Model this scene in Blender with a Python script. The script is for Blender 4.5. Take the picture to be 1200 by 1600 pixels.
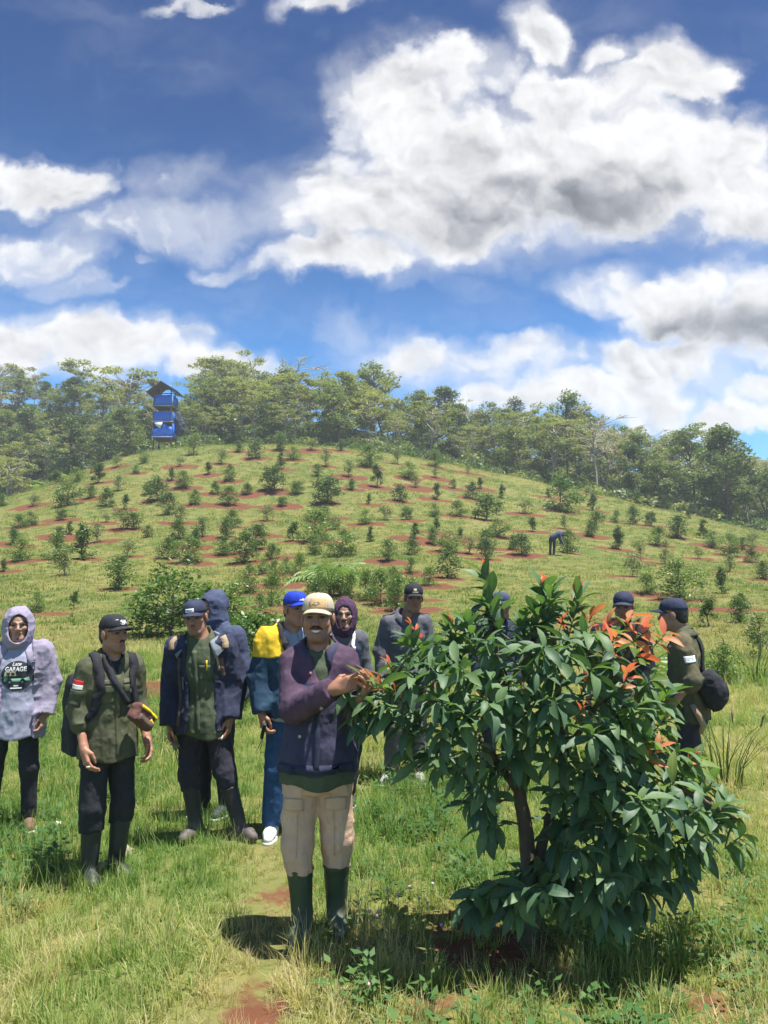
import bpy, math, random
import numpy as np
from mathutils import Vector, Matrix, Euler
from mathutils.bvhtree import BVHTree

for _o in list(bpy.data.objects): bpy.data.objects.remove(_o)
SC = bpy.context.scene
COL = SC.collection
RNG = np.random.default_rng(7)
random.seed(7)
R = math.radians

# ------------------------------------------------------------ camera
F = 1210.0; CX, CY = 600.0, 800.0; CAMH = 1.68
PITCH = math.atan(120 / F)
cd = bpy.data.cameras.new('camera'); cam = bpy.data.objects.new('camera', cd); COL.objects.link(cam)
cd.sensor_fit = 'VERTICAL'; cd.sensor_height = 36; cd.lens = 36 * F / 1600
cd.clip_start = 0.05; cd.clip_end = 6000
cam.location = (0, 0, CAMH); cam.rotation_euler = (math.pi / 2 + PITCH, 0, 0)
SC.camera = cam

def ray(px, py):
    a = (px - CX) / F; b = (CY - py) / F
    return Vector((a, math.cos(PITCH) - b * math.sin(PITCH), math.sin(PITCH) + b * math.cos(PITCH)))
def at(px, py, d):
    """world point seen at that pixel at forward distance d"""
    r = ray(px, py); return Vector((0, 0, CAMH)) + r * (d / r.y)
def proj(p):
    x, y, z = p[0], p[1], p[2] - CAMH
    c, s = math.cos(PITCH), math.sin(PITCH)
    f = y * c + z * s; u = -y * s + z * c
    return CX + F * x / f, CY - F * u / f

# ------------------------------------------------------------ light and exposure
SUN_EL, SUN_AZ = R(76), R(112)         # azimuth: clockwise from straight ahead
SC.view_settings.view_transform = 'Standard'; SC.view_settings.look = 'None'
SC.view_settings.exposure = 1.88; SC.view_settings.gamma = 1
sd = bpy.data.lights.new('sun', 'SUN'); sun = bpy.data.objects.new('sun', sd); COL.objects.link(sun)
sd.energy = 2.9; sd.angle = R(0.53); sd.color = (1.0, 0.95, 0.86)
sdir = Vector((math.sin(SUN_AZ) * math.cos(SUN_EL), math.cos(SUN_AZ) * math.cos(SUN_EL), math.sin(SUN_EL)))
sun.rotation_euler = sdir.to_track_quat('Z', 'Y').to_euler(); sun.location = (20, 30, 60)

# ------------------------------------------------------------ node helpers
class NT:
    def __init__(s, tree): s.t = tree; s.n = tree.nodes; s.l = tree.links
    def new(s, typ, **kw):
        nd = s.n.new(typ)
        for k, v in kw.items(): setattr(nd, k, v)
        return nd
    def put(s, sock, v):
        if hasattr(v, 'node') : s.l.new(v, sock)
        else:
            try: sock.default_value = v
            except Exception: sock.default_value = (*v, 1.0)
    def math(s, op, a, b=None, c=None, clamp=False):
        nd = s.new('ShaderNodeMath', operation=op); nd.use_clamp = clamp
        for i, v in enumerate((a, b, c)):
            if v is not None: s.put(nd.inputs[i], v)
        return nd.outputs[0]
    def vm(s, op, a, b=None, c=None, scale=None):
        nd = s.new('ShaderNodeVectorMath', operation=op)
        for i, v in enumerate((a, b, c)):
            if v is not None: s.put(nd.inputs[i], v)
        if scale is not None: s.put(nd.inputs['Scale'], scale)
        return nd.outputs[1] if op in ('LENGTH', 'DOT_PRODUCT', 'DISTANCE') else nd.outputs[0]
    def noise(s, vec, scale, detail=4, rough=0.55, color=False, lac=2.0):
        nd = s.new('ShaderNodeTexNoise')
        if vec is not None: s.l.new(vec, nd.inputs['Vector'])
        nd.inputs['Scale'].default_value = scale; nd.inputs['Detail'].default_value = detail
        nd.inputs['Roughness'].default_value = rough; nd.inputs['Lacunarity'].default_value = lac
        return nd.outputs['Color' if color else 0]
    def ramp(s, v, a, b, lo=0.0, hi=1.0, smooth=True):
        nd = s.new('ShaderNodeMapRange', interpolation_type='SMOOTHSTEP' if smooth else 'LINEAR')
        for i, q in enumerate((v, a, b, lo, hi)): s.put(nd.inputs[i], q)
        return nd.outputs[0]
    def mix(s, f, a, b):
        nd = s.new('ShaderNodeMix', data_type='RGBA')
        s.put(nd.inputs[0], f); s.put(nd.inputs[6], a); s.put(nd.inputs[7], b)
        return nd.outputs[2]
def col4(c): return (c[0], c[1], c[2], 1.0)
def srgb(r, g, b):
    f = lambda v: (v / 255 / 12.92) if v / 255 <= .04045 else ((v / 255 + .055) / 1.055) ** 2.4
    return (f(r), f(g), f(b))

# ------------------------------------------------------------ world: Nishita sky with cumulus
world = bpy.data.worlds.new('World'); SC.world = world; world.use_nodes = True
W = NT(world.node_tree); W.n.clear()
SKY = 0.15
sky = W.new('ShaderNodeTexSky', sky_type='NISHITA'); sky.sun_disc = False
sky.sun_elevation = SUN_EL; sky.sun_rotation = SUN_AZ
sky.altitude = 700; sky.air_density = 1.0; sky.dust_density = 0.4; sky.ozone_density = 2.2

def uv(px, py):
    r = ray(px, py); return r.x / r.y, r.z / r.y
# (px, py, rx, ry, weight)
CLOUDS = [(800,260,330,110,1),(640,325,240,100,1),(545,320,120,70,1),(960,240,220,120,1),(835,50,70,58,1),(720,120,110,65,.9),
 (610,170,110,80,1),(900,150,130,70,.95),(1062,100,75,55,1.0),(1080,250,130,100,1),(1160,320,110,80,1),(520,408,140,38,.9),(957,78,42,32,.95),
 (1010,125,90,40,.9),(1090,460,140,70,1),(950,445,90,42,.85),(1170,500,110,85,1),(1040,560,140,52,1),
 (760,560,250,50,.72),(930,618,250,46,.92),(1080,600,160,40,.7),(1150,650,90,38,.95),(1190,620,60,30,.9),(1000,655,90,25,.8),
 (60,275,125,46,.95),(50,390,120,48,.8),(240,345,220,52,.66),(345,410,52,20,.62),(270,270,160,48,.46),(120,440,70,30,.6),
 (165,545,160,62,1),(330,582,95,42,.95),(40,560,90,52,1),(310,-4,70,15,.75),(512,6,72,22,.85),(530,512,80,40,.52),(600,430,90,30,.5),
 (1195,225,50,60,.5),(1160,120,50,16,.38),(270,480,120,30,.3),(-380,380,220,85,.95),(-300,130,170,50,.8),(-230,555,200,58,.95),(1480,350,230,100,1),(1440,120,150,60,.9),(1420,600,200,60,.9),(215,400,26,14,.5)]
DARK = [(850,315,190,62,1),(620,372,190,46,.62),(1130,515,150,42,.85),(960,300,130,60,.7),(800,220,200,60,.25),(60,330,120,40,.3),(1130,380,100,30,.5),(1000,590,180,30,.35),(180,600,200,26,.4)]
def field(G, p, blobs):
    tot = None
    for (px, py, rx, ry, w) in blobs:
        u0, v0 = uv(px, py); sx, sy = F / rx, F / ry
        q = G.vm('MULTIPLY_ADD', p, (sx, sy, 0), (-u0 * sx, -v0 * sy, 0))
        l = G.vm('DOT_PRODUCT', q, q)
        e = G.math('DIVIDE', w, G.math('MULTIPLY_ADD', G.math('MULTIPLY', l, l), .8, 1.0))   # soft bump, one half near the rim
        tot = e if tot is None else G.math('SMOOTH_MAX', tot, e, 0.18)
    return tot
tc = W.new('ShaderNodeTexCoord'); sep = W.new('ShaderNodeSeparateXYZ'); W.l.new(tc.outputs['Generated'], sep.inputs[0])
yy = W.math('MAXIMUM', W.math('ABSOLUTE', sep.outputs[1]), 0.07)
cmb = W.new('ShaderNodeCombineXYZ')
W.l.new(W.math('DIVIDE', sep.outputs[0], yy), cmb.inputs[0]); W.l.new(W.math('DIVIDE', sep.outputs[2], yy), cmb.inputs[1])
p0 = cmb.outputs[0]
w1 = W.vm('SUBTRACT', W.noise(p0, 5.0, 3, .5, True), (.5, .5, .5))
w2 = W.vm('SUBTRACT', W.noise(p0, 24.0, 5, .6, True), (.5, .5, .5))
pw = W.vm('ADD', p0, W.vm('ADD', W.vm('SCALE', w1, scale=0.15), W.vm('SCALE', w2, scale=0.05)))
base = field(W, pw, CLOUDS)
fb = W.noise(pw, 9.0, 8, .55)
def vor(vec, sc, sm=.35):
    nd = W.new('ShaderNodeTexVoronoi', feature='SMOOTH_F1', voronoi_dimensions='2D'); W.l.new(vec, nd.inputs['Vector']); nd.inputs['Scale'].default_value = sc; nd.inputs['Smoothness'].default_value = sm; nd.inputs['Detail'].default_value = 2.0; nd.inputs['Roughness'].default_value = .55; return nd.outputs['Distance']
puff = vor(pw, 13.0)
dens = W.math('ADD', base, W.math('MULTIPLY_ADD', fb, .8, -.40))
dens = W.math('ADD', dens, W.math('MULTIPLY_ADD', puff, -.28, .14))
dsoft = W.math('ADD', base, W.math('MULTIPLY_ADD', W.noise(pw, 5.0, 6, .6), 1.0, -.5))
alpha = W.math('MAXIMUM', W.ramp(dens, 0.30, 0.82), W.ramp(dsoft, .20, .85, 0, .55))
wisp = W.math('MULTIPLY', W.ramp(W.noise(W.vm('MULTIPLY', pw, (1.0, 2.2, 1)), 3.2, 7, .62), .42, .86), W.ramp(sep.outputs[2], 0.02, .5, .66, .16))
alpha = W.math('MAXIMUM', alpha, wisp)
pb = W.vm('ADD', p0, W.vm('ADD', W.vm('SCALE', w1, scale=0.08), W.vm('SCALE', w2, scale=0.02)))
pb2 = W.vm('ADD', pb, (0.010, 0.026, 0))
rel = W.math('SUBTRACT', W.noise(pb, 8.0, 5, .5), W.noise(pb2, 8.0, 5, .5))
rel2 = W.math('SUBTRACT', W.noise(pb, 26.0, 4, .5), W.noise(W.vm('ADD', pb, (0.004, 0.008, 0)), 26.0, 4, .5))
dk = W.math('MULTIPLY', W.ramp(field(W, pb, DARK), .12, 1.0), W.ramp(dens, .45, .95))
br = W.math('ADD', W.math('MULTIPLY_ADD', rel, .85, .86), W.math('MULTIPLY', dk, -.37))
br = W.math('MULTIPLY_ADD', rel2, .30, br)
pv1 = W.math('SUBTRACT', vor(W.vm('ADD', pw, (.007, .013, 0)), 13.0), puff)
br = W.math('MULTIPLY_ADD', pv1, .26, br)
br = W.math('ADD', br, W.ramp(dens, .5, 1.25, .12, -.10))
br = W.math('MINIMUM', W.math('MAXIMUM', br, .30), .98)
ccol = W.mix(W.ramp(br, .25, .85), (.66, .70, .78, 1), (1, 1, 1, 1))
ccol = W.vm('SCALE', ccol, scale=W.math('MULTIPLY', br, 1.93))
hz = W.ramp(sep.outputs[2], .0, .60, 1.0, 0.0)
skyc = W.vm('MULTIPLY', sky.outputs[0], W.mix(hz, (.009, .080, .165, 1), (.155, .37, .50, 1)))
mixed = W.mix(W.math('MULTIPLY', alpha, .97), skyc, ccol)
bg = W.new('ShaderNodeBackground'); W.l.new(mixed, bg.inputs[0]); bg.inputs[1].default_value = SKY
wo = W.new('ShaderNodeOutputWorld'); W.l.new(bg.outputs[0], wo.inputs[0])

# ------------------------------------------------------------ numpy noise
def _h(ix, iy, iz, seed):
    n = (ix.astype(np.int64) * 374761393 + iy.astype(np.int64) * 668265263 + iz.astype(np.int64) * 2147483647 + seed * 1274126177) & 0xffffffff
    n = ((n ^ (n >> 13)) * 1274126177) & 0xffffffff
    n = n ^ (n >> 16)
    return (n & 0xffff).astype(np.float32) / 65535.0
def vnoise(x, y, z=None, seed=0):
    x = np.asarray(x, np.float32); y = np.asarray(y, np.float32)
    z = np.zeros_like(x) if z is None else np.asarray(z, np.float32)
    fx, fy, fz = np.floor(x), np.floor(y), np.floor(z)
    tx, ty, tz_ = x - fx, y - fy, z - fz
    tx = tx * tx * (3 - 2 * tx); ty = ty * ty * (3 - 2 * ty); tz_ = tz_ * tz_ * (3 - 2 * tz_)
    o = 0
    for dx in (0, 1):
        wx = tx if dx else 1 - tx
        for dy in (0, 1):
            wy = ty if dy else 1 - ty
            for dz in (0, 1):
                wz = tz_ if dz else 1 - tz_
                o = o + wx * wy * wz * _h(fx + dx, fy + dy, fz + dz, seed)
    return o
def fbm(x, y, oct=4, seed=0):
    o = 0; a = .5
    for i in range(oct):
        o = o + a * vnoise(x * 2 ** i, y * 2 ** i, None, seed + i); a *= .5
    return o
def sstep(a, b, v):
    t = np.clip((v - a) / (b - a), 0, 1); return t * t * (3 - 2 * t)

# ------------------------------------------------------------ mesh helpers
def mesh_obj(name, verts, faces, mat=None, parent=None, smooth=True):
    me = bpy.data.meshes.new(name)
    me.from_pydata([tuple(v) for v in verts], [], [tuple(f) for f in faces])
    if smooth: me.polygons.foreach_set('use_smooth', [True] * len(me.polygons))
    if mat is not None:
        for m in (mat if isinstance(mat, (list, tuple)) else [mat]): me.materials.append(m)
    return link(name, me, parent)
def link(name, me, parent=None):
    o = bpy.data.objects.new(name, me); COL.objects.link(o)
    if parent is not None: o.parent = parent
    return o
def empty(name, loc, rz=0, scale=1.0):
    o = bpy.data.objects.new(name, None); COL.objects.link(o)
    o.location = loc; o.rotation_euler = (0, 0, rz); o.scale = (scale,) * 3; o.empty_display_size = .1
    return o
def tag(o, label=None, cat=None, group=None, kind=None):
    if label: o['label'] = label
    if cat: o['category'] = cat
    if group: o['group'] = group
    if kind: o['kind'] = kind
    return o
class MB:
    """collects simple shapes into one mesh"""
    def __init__(s): s.v = []; s.f = []; s.m = []
    def add(s, v, f, m=0):
        b = len(s.v); s.v += [tuple(q) for q in v]; s.f += [tuple(i + b for i in q) for q in f]; s.m += [m] * len(f)
    def tube(s, pts, rads, n=6, m=0, cap=True):
        pts = [Vector(p) for p in pts]; vs = []; fs = []
        for i, p in enumerate(pts):
            d = (pts[min(i + 1, len(pts) - 1)] - pts[max(i - 1, 0)]).normalized()
            a = d.cross(Vector((.31, .95, .05)) if abs(d.z) > .8 else Vector((0, 0, 1))).normalized(); b = d.cross(a)
            for k in range(n):
                t = 2 * math.pi * k / n; vs.append(p + (a * math.cos(t) + b * math.sin(t)) * rads[i])
        for i in range(len(pts) - 1):
            for k in range(n):
                fs.append((i * n + k, i * n + (k + 1) % n, (i + 1) * n + (k + 1) % n, (i + 1) * n + k))
        if cap:
            fs.append(tuple(range(n - 1, -1, -1))); fs.append(tuple((len(pts) - 1) * n + k for k in range(n)))
        s.add(vs, fs, m)
    def box(s, c, d, m=0, rot=None):
        c = Vector(c); q = []
        for x in (-1, 1):
            for y in (-1, 1):
                for z in (-1, 1):
                    v = Vector((x * d[0] / 2, y * d[1] / 2, z * d[2] / 2))
                    if rot: v = rot @ v
                    q.append(c + v)
        s.add(q, [(0, 1, 3, 2), (4, 6, 7, 5), (0, 4, 5, 1), (2, 3, 7, 6), (0, 2, 6, 4), (1, 5, 7, 3)], m)
    def mesh(s, name, mats, smooth=True):
        me = bpy.data.meshes.new(name); me.from_pydata(s.v, [], s.f)
        for m in (mats if isinstance(mats, (list, tuple)) else [mats]): me.materials.append(m)
        me.polygons.foreach_set('material_index', s.m)
        if smooth: me.polygons.foreach_set('use_smooth', [True] * len(me.polygons))
        return me
    def build(s, name, mats, parent=None, smooth=True): return link(name, s.mesh(name, mats, smooth), parent)

# ------------------------------------------------------------ materials
def new_mat(name):
    m = bpy.data.materials.new(name); m.use_nodes = True
    N = NT(m.node_tree); b = N.n['Principled BSDF']; return m, N, b
def cloth(name, c, c2=None, scale=30, rough=.85, bump=.25, weave=True, sheen=.0):
    m, N, b = new_mat(name)
    tcn = N.new('ShaderNodeTexCoord').outputs['Object']
    c2 = c2 or tuple(q * .72 for q in c)
    f = N.noise(tcn, scale * .35, 5, .6)
    N.l.new(N.mix(N.ramp(f, .35, .68), col4(c), col4(c2)), b.inputs['Base Color'])
    b.inputs['Roughness'].default_value = rough; b.inputs['Specular IOR Level'].default_value = .25
    bp = N.new('ShaderNodeBump'); bp.inputs['Strength'].default_value = min(1, bump * 1.5); bp.inputs['Distance'].default_value = .02
    N.l.new(N.math('ADD', N.noise(tcn, scale * .55, 6, .6), N.math('MULTIPLY', N.noise(N.vm('MULTIPLY', tcn, (1, 1, .45)), 9, 3, .5), 1.6)), bp.inputs['Height']); N.l.new(bp.outputs[0], b.inputs['Normal'])
    return m
def plain(name, c, rough=.6, metal=0.0, var=.15, scale=12, spec=.5, bump=0):
    m, N, b = new_mat(name)
    tcn = N.new('ShaderNodeTexCoord').outputs['Object']
    N.l.new(N.mix(N.noise(tcn, scale, 4, .6), col4(tuple(q * (1 - var) for q in c)), col4(tuple(min(1, q * (1 + var)) for q in c))), b.inputs['Base Color'])
    b.inputs['Roughness'].default_value = rough; b.inputs['Metallic'].default_value = metal; b.inputs['Specular IOR Level'].default_value = spec
    if bump:
        bp = N.new('ShaderNodeBump'); bp.inputs['Strength'].default_value = bump; bp.inputs['Distance'].default_value = .02
        N.l.new(N.noise(tcn, scale * 2, 5, .6), bp.inputs['Height']); N.l.new(bp.outputs[0], b.inputs['Normal'])
    return m
def leafmat(name, c, c2, rough=.5, trans=.3, spec=.4, obj_var=True, tcol=None):
    c = tuple(q * 1.5 for q in c); c2 = tuple(q * 1.6 for q in c2)
    m, N, b = new_mat(name)
    geo = N.new('ShaderNodeNewGeometry')
    f = geo.outputs['Random Per Island']
    if obj_var:
        oi = N.new('ShaderNodeObjectInfo')
        f = N.math('MULTIPLY_ADD', oi.outputs['Random'], .5, N.math('MULTIPLY', f, .5))
    cc = N.mix(f, col4(c), col4(c2)); N.l.new(cc, b.inputs['Base Color'])
    b.inputs['Roughness'].default_value = rough; b.inputs['Specular IOR Level'].default_value = spec
    tr = N.new('ShaderNodeBsdfTranslucent')
    N.l.new(N.vm('MULTIPLY', cc, tcol or (1.5, 1.6, .7)), tr.inputs[0])
    mx = N.new('ShaderNodeMixShader'); mx.inputs[0].default_value = trans
    N.l.new(b.outputs[0], mx.inputs[1]); N.l.new(tr.outputs[0], mx.inputs[2])
    N.l.new(mx.outputs[0], N.n['Material Output'].inputs[0])
    return m
# ============================================================ TERRAIN
_PY = [-200, 0, 5.5, 8, 11.5, 17, 22, 30, 39, 50, 61, 70, 76, 84, 100, 140, 220, 700]
_PZ = [0.0, 0.0, 0.0, 0.14, 0.42, 0.80, 1.2, 2.2, 3.95, 6.7, 10.5, 13.9, 15.7, 16.4, 16.2, 15, 10, 4]
def _pchip(xk, yk):
    xk = np.array(xk, float); yk = np.array(yk, float)
    h = np.diff(xk); dl = np.diff(yk) / h; m = np.zeros_like(yk)
    for i in range(1, len(xk) - 1):
        if dl[i-1] * dl[i] > 0:
            w1 = 2 * h[i] + h[i-1]; w2 = h[i] + 2 * h[i-1]
            m[i] = (w1 + w2) / (w1 / dl[i-1] + w2 / dl[i])
    m[0] = dl[0]; m[-1] = dl[-1]
    def f(x):
        x = np.clip(x, xk[0], xk[-1]); i = np.clip(np.searchsorted(xk, x) - 1, 0, len(xk) - 2)
        t = (x - xk[i]) / h[i]
        return ((1 + 2*t) * (1-t)**2 * yk[i] + t * (1-t)**2 * h[i] * m[i] + t*t * (3-2*t) * yk[i+1] + t*t * (t-1) * h[i] * m[i+1])
    return f
_prof = _pchip(_PY, _PZ)
_far = _pchip([-400, -110, -64, -37, -12, 0, 21, 43, 64, 100, 400], [18, 30, 32, 22, 12, 11, 12, 14, 14, 12, 10])
def tz(x, y):
    x = np.asarray(x, float); y = np.asarray(y, float)
    d = np.where(x < -12, (-12 - x) / 31, (x + 12) / 55.7)
    g = np.exp(-np.where(x < -12, np.abs(d) ** 3, np.abs(d) ** 1.9))
    g = g + (1 - g) * (1 - sstep(14, 40, y)) * .8
    z = _prof(y) * g
    z = z + _far(x) * sstep(74, 132, y) * (1 - .75 * sstep(170, 500, y))
    z = z - .09 * sstep(-1.1, -1.9, x) * (1 - sstep(8, 14, y)) * sstep(0, 3, y)
    k = sstep(9, 30, y)
    z = z + (fbm(x * .12, y * .12, 3, 5) - .45) * (.9 * k) + (fbm(x * .9, y * .9, 3, 9) - .45) * (.05 + .10 * k)
    return z
def tz1(x, y): return float(tz(np.array([x]), np.array([y]))[0])
def hit(px, py, far=150):
    """where the line of sight through that pixel meets the ground"""
    r = ray(px, py); t = np.concatenate([np.arange(2, 20, .05), np.arange(20, far, .15)])
    x = r.x / r.y * t; z = CAMH + r.z / r.y * t
    g = tz(x, t); k = np.nonzero(z < g)[0]
    if len(k) == 0: return None
    i = k[0]; return Vector((x[i], t[i], g[i]))

# ---- where the orchard saplings stand (their foot and their size as the photograph shows them)
S5 = [(60,345,40),(30,385,30),(245,315,75),(415,305,40),(478,330,60),(350,350,60),(380,415,60),(160,415,55),(210,440,60),(195,360,40),(572,300,70),(572,370,65),(617,335,50),(742,360,65),(710,395,45),(828,400,60),(905,360,75),(935,440,90),(1050,405,60),(1080,440,50),(748,500,105),(548,455,100),(578,510,40),(903,500,40),(1020,490,65),(1158,485,65),(1148,545,45),(960,560,60),(520,565,65),(500,620,45),(280,610,60),(205,570,60),(150,535,65),(100,500,60),(75,460,50),(325,470,60),(375,515,80),(20,595,60),(700,640,110),(775,595,50),(735,560,50),(910,640,55),(1075,630,60),(1065,690,60),(80,630,40),(225,720,85),(437,725,105),(540,710,60),(1065,765,60),(510,765,60),(595,765,60),(690,300,50),(800,300,40),(1150,360,60),(1010,350,60)]
S6 = [(230,510,60),(250,560,60),(440,560,90),(420,510,50),(150,665,60),(525,595,70),(475,660,75),(665,610,60),(550,770,110),(470,735,45),(300,660,110),(130,750,60),(80,760,60),(90,910,100),(290,970,120),(365,900,150),(530,1035,140),(570,890,80),(840,920,110),(905,800,90),(1090,920,125),(660,800,50),(310,790,60),(265,800,50),(700,640,100),(750,700,90),(805,740,80),(960,610,60),(1020,660,80),(765,550,60),(820,580,70),(160,1140,90),(330,1120,80),(15,960,60),(8,660,50),(45,530,70)]
S7 = [(22,390,45),(92,440,70),(82,485,40),(210,430,55),(258,500,85),(310,425,45),(387,480,55),(505,470,110),(615,470,60),(695,510,40),(748,515,60),(520,530,50),(625,520,50),(412,540,50),(300,560,60),(170,565,40),(200,615,60),(700,600,75),(530,610,70),(375,620,75),(835,585,60),(900,560,70),(855,650,55),(745,690,75),(965,630,40),(1072,620,70),(985,560,60),(905,770,120),(1045,745,85),(1185,700,60),(1115,600,40),(1110,805,50),(15,560,60),(810,520,50),(1000,800,60),(10,620,60),(10,680,50),(345,600,50),(1150,590,50)]
SX = [(987,905,31),(1128,928,34),(1062,939,48),(1156,973,36),(1193,911,28),(1188,1032,66),(1132,1066,52),(1106,979,42),(1140,895,28),(1175,880,24),
      (388,930,42),(424,950,48),(412,906,30),(445,900,27),(500,938,40),(550,938,38),(571,942,45),(595,948,52),(622,958,56),(469,909,40),(532,932,44),(490,924,40),(405,955,22),(645,940,34),
      (700,905,40),(735,870,26),(672,918,30),(1010,930,30),(266,994,104),(300,975,62),(376,1066,92),(360,985,66),(60,965,36),(110,955,34),(22,1000,34),(398,1092,120)]
for _k in range(3): SX.append((random.Random(_k).uniform(395, 655), random.Random(_k + 50).uniform(905, 955), random.Random(_k + 90).uniform(36, 56)))
SAPS = []
for (lst, sc, ox, oy) in ((S6, 2.857, 0, 560), (S5, 2.4, 200, 580), (S7, 2.143, 640, 580), (SX, 1, 0, 0)):
    for (a, b, h) in lst:
        px, py, hh = ox + a / sc, oy + b / sc, h / sc
        if all((px - q[0]) ** 2 + (py - q[1]) ** 2 > 100 for q in SAPS):
            SAPS.append((px, py, hh))
_r = random.Random(3)
_n = 0
while _n < 46:                      # smaller ones standing between the larger
    a_, b_ = _r.uniform(5, 1195), _r.uniform(715, 880); q_ = hit(a_, b_); _n += .01
    if q_ is None or q_.y > 76 or (abs(a_ - 864) < 34 and -12 < b_ - 868 < 40): continue
    if all((a_ - q[0]) ** 2 + ((b_ - q[1]) * 1.7) ** 2 > 30 ** 2 for q in SAPS): SAPS.append((a_, b_, _r.uniform(.75, 1.15) * F / q_.y)); _n += 1
SAPW = []
for (px, py, hh) in SAPS:
    p = hit(px, py)
    if p is None or p.y > 84: p = None
    if p is None: continue
    SAPW.append((px, py, hh, p, hh / F * p.y))
SOIL = [(q[3].x + _r.uniform(-.1, .1), q[3].y - _r.uniform(-.05, .15), _r.uniform(.7, 1.15) * (.8 + q[3].y / 90), _r.uniform(.55, 1.0)) for q in SAPW if 18 < q[3].y and q[2] < 60 and _r.random() < .85]
for (px, py) in ((240,1078),(250,1070),(225,1082)):
    p = hit(px, py); SOIL.append((p.x, p.y, .45, .8))
NEAR_SOIL = [(470,1385,.16,.7),(420,1330,.14,.5),(445,1400,.2,.75),(372,1585,.16,.9),(400,1550,.12,.6),(740,1495,.30,.95),(790,1475,.24,.9),(690,1578,.14,.8),(850,1520,.2,.6),(720,1440,.2,.8),(1085,1560,.18,.8),(430,1440,.16,.5),(880,1590,.2,.5),(160,1365,.12,.6)]
NEAR_SOIL = [(hit(a, b).x, hit(a, b).y, r, s) for (a, b, r, s) in NEAR_SOIL]
def soil_at(x, y):
    x = np.asarray(x, float); y = np.asarray(y, float); o = np.zeros_like(x)
    for (sx, sy, r, s) in SOIL:
        m = (np.abs(x - sx) < 3 * r) & (np.abs(y - sy) < 3 * r)
        if m.any():
            dd = ((x[m] - sx) / (1.2 * r)) ** 2 + ((y[m] - sy) / (.72 * r)) ** 2
            dd = dd * (.45 + .7 * vnoise(x[m] * 1.7, y[m] * 1.7, None, 3) + .6 * vnoise(x[m] * 4.5, y[m] * 4.5, None, 6))
            o[m] = np.maximum(o[m], s * (1 - sstep(.45, 1.15, dd)))
    for (sx, sy, r, s) in NEAR_SOIL:
        m = (np.abs(x - sx) < 3 * r) & (np.abs(y - sy) < 3 * r)
        if m.any():
            dd = ((x[m] - sx) / r) ** 2 + ((y[m] - sy) / r) ** 2
            dd = dd * (.3 + 1.5 * vnoise(x[m] * 9, y[m] * 9, None, 4))
            o[m] = np.maximum(o[m], s * (1 - sstep(.1, 1.5, dd)) * (.45 + .6 * vnoise(x[m] * 16, y[m] * 16, None, 14)))
    return o
def path_at(x, y):
    """trodden strip running from the camera past the man in the middle"""
    c = np.interp(y, [0, 2.5, 3.6, 4.6, 6, 9], [-.75, -.66, -.58, -.62, -.8, -1.1])
    w = .12 + .07 * vnoise(np.asarray(x) * 2, np.asarray(y) * 2, None, 8)
    return (1 - sstep(w * .5, w * 1.4, np.abs(x - c))) * (1 - sstep(5.2, 7.0, y))

def spaced(parts):
    o = []
    for (a, b, st) in parts: o += list(np.arange(a, b, st))
    return np.array(o + [parts[-1][1]])
gx = spaced([(-520, -120, 40), (-120, -46, 2.5), (-46, -8, .45), (-8, 8, .14), (8, 46, .45), (46, 120, 2.5), (120, 520, 40)])
gy = spaced([(-200, -6, 20), (-6, 1.5, .8), (1.5, 14, .12), (14, 80, .36), (80, 170, 1.8), (170, 700, 26)])
GX, GY = np.meshgrid(gx, gy); GZ = tz(GX, GY)
soil = soil_at(GX.ravel(), GY.ravel()).reshape(GX.shape)
GZ = GZ + soil * np.where(GY > 14, .06, -.015)
nx, ny = len(gx), len(gy)
V = np.stack([GX, GY, GZ], -1).reshape(-1, 3)
I = np.arange(nx * ny).reshape(ny, nx)
Q = np.stack([I[:-1, :-1], I[:-1, 1:], I[1:, 1:], I[1:, :-1]], -1).reshape(-1, 4)
def np_mesh(name, V, Q, smooth=True):
    me = bpy.data.meshes.new(name); k = Q.shape[1]
    me.vertices.add(len(V)); me.vertices.foreach_set('co', np.asarray(V, np.float32).ravel())
    me.loops.add(Q.size); me.loops.foreach_set('vertex_index', Q.astype(np.int32).ravel())
    me.polygons.add(len(Q)); me.polygons.foreach_set('loop_start', np.arange(0, Q.size, k, dtype=np.int32))
    me.update(calc_edges=True)
    me.polygons.foreach_set('use_smooth', [smooth] * len(Q))
    me.validate(); return me
gm = np_mesh('ground', V, Q)
def fattr(me, name, vals):
    a = me.attributes.new(name, 'FLOAT', 'POINT'); a.data.foreach_set('value', np.asarray(vals, np.float32).ravel())
fattr(gm, 'soil', soil); fattr(gm, 'path', path_at(GX.ravel(), GY.ravel()))
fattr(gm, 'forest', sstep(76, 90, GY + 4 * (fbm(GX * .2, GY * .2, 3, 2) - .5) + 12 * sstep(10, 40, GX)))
m, N, b = new_mat('meadow_ground')
geo = N.new('ShaderNodeNewGeometry'); P = geo.outputs['Position']
def attr(N, n):
    a = N.new('ShaderNodeAttribute'); a.attribute_name = n; return a.outputs['Fac']
n1 = N.noise(P, .22, 4, .6); n2 = N.noise(P, 1.6, 5, .62); n3 = N.noise(P, 14, 5, .65)
g = N.mix(N.ramp(n1, .36, .64), (.085, .125, .030, 1), (.165, .168, .050, 1))
g = N.mix(N.ramp(n2, .38, .7), g, (.22, .185, .072, 1))
g = N.mix(N.ramp(n3, .3, .8, 0, .6), g, (.065, .095, .026, 1))
sl = N.mix(N.noise(P, 9, 5, .65), (.085, .034, .020, 1), (.17, .075, .042, 1))
pth = N.mix(N.noise(P, 20, 5, .65), (.15, .125, .06, 1), (.27, .215, .105, 1))
g = N.mix(N.math('MULTIPLY', attr(N, 'path'), N.ramp(n3, .3, .62, 0, .38)), g, pth)
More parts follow.
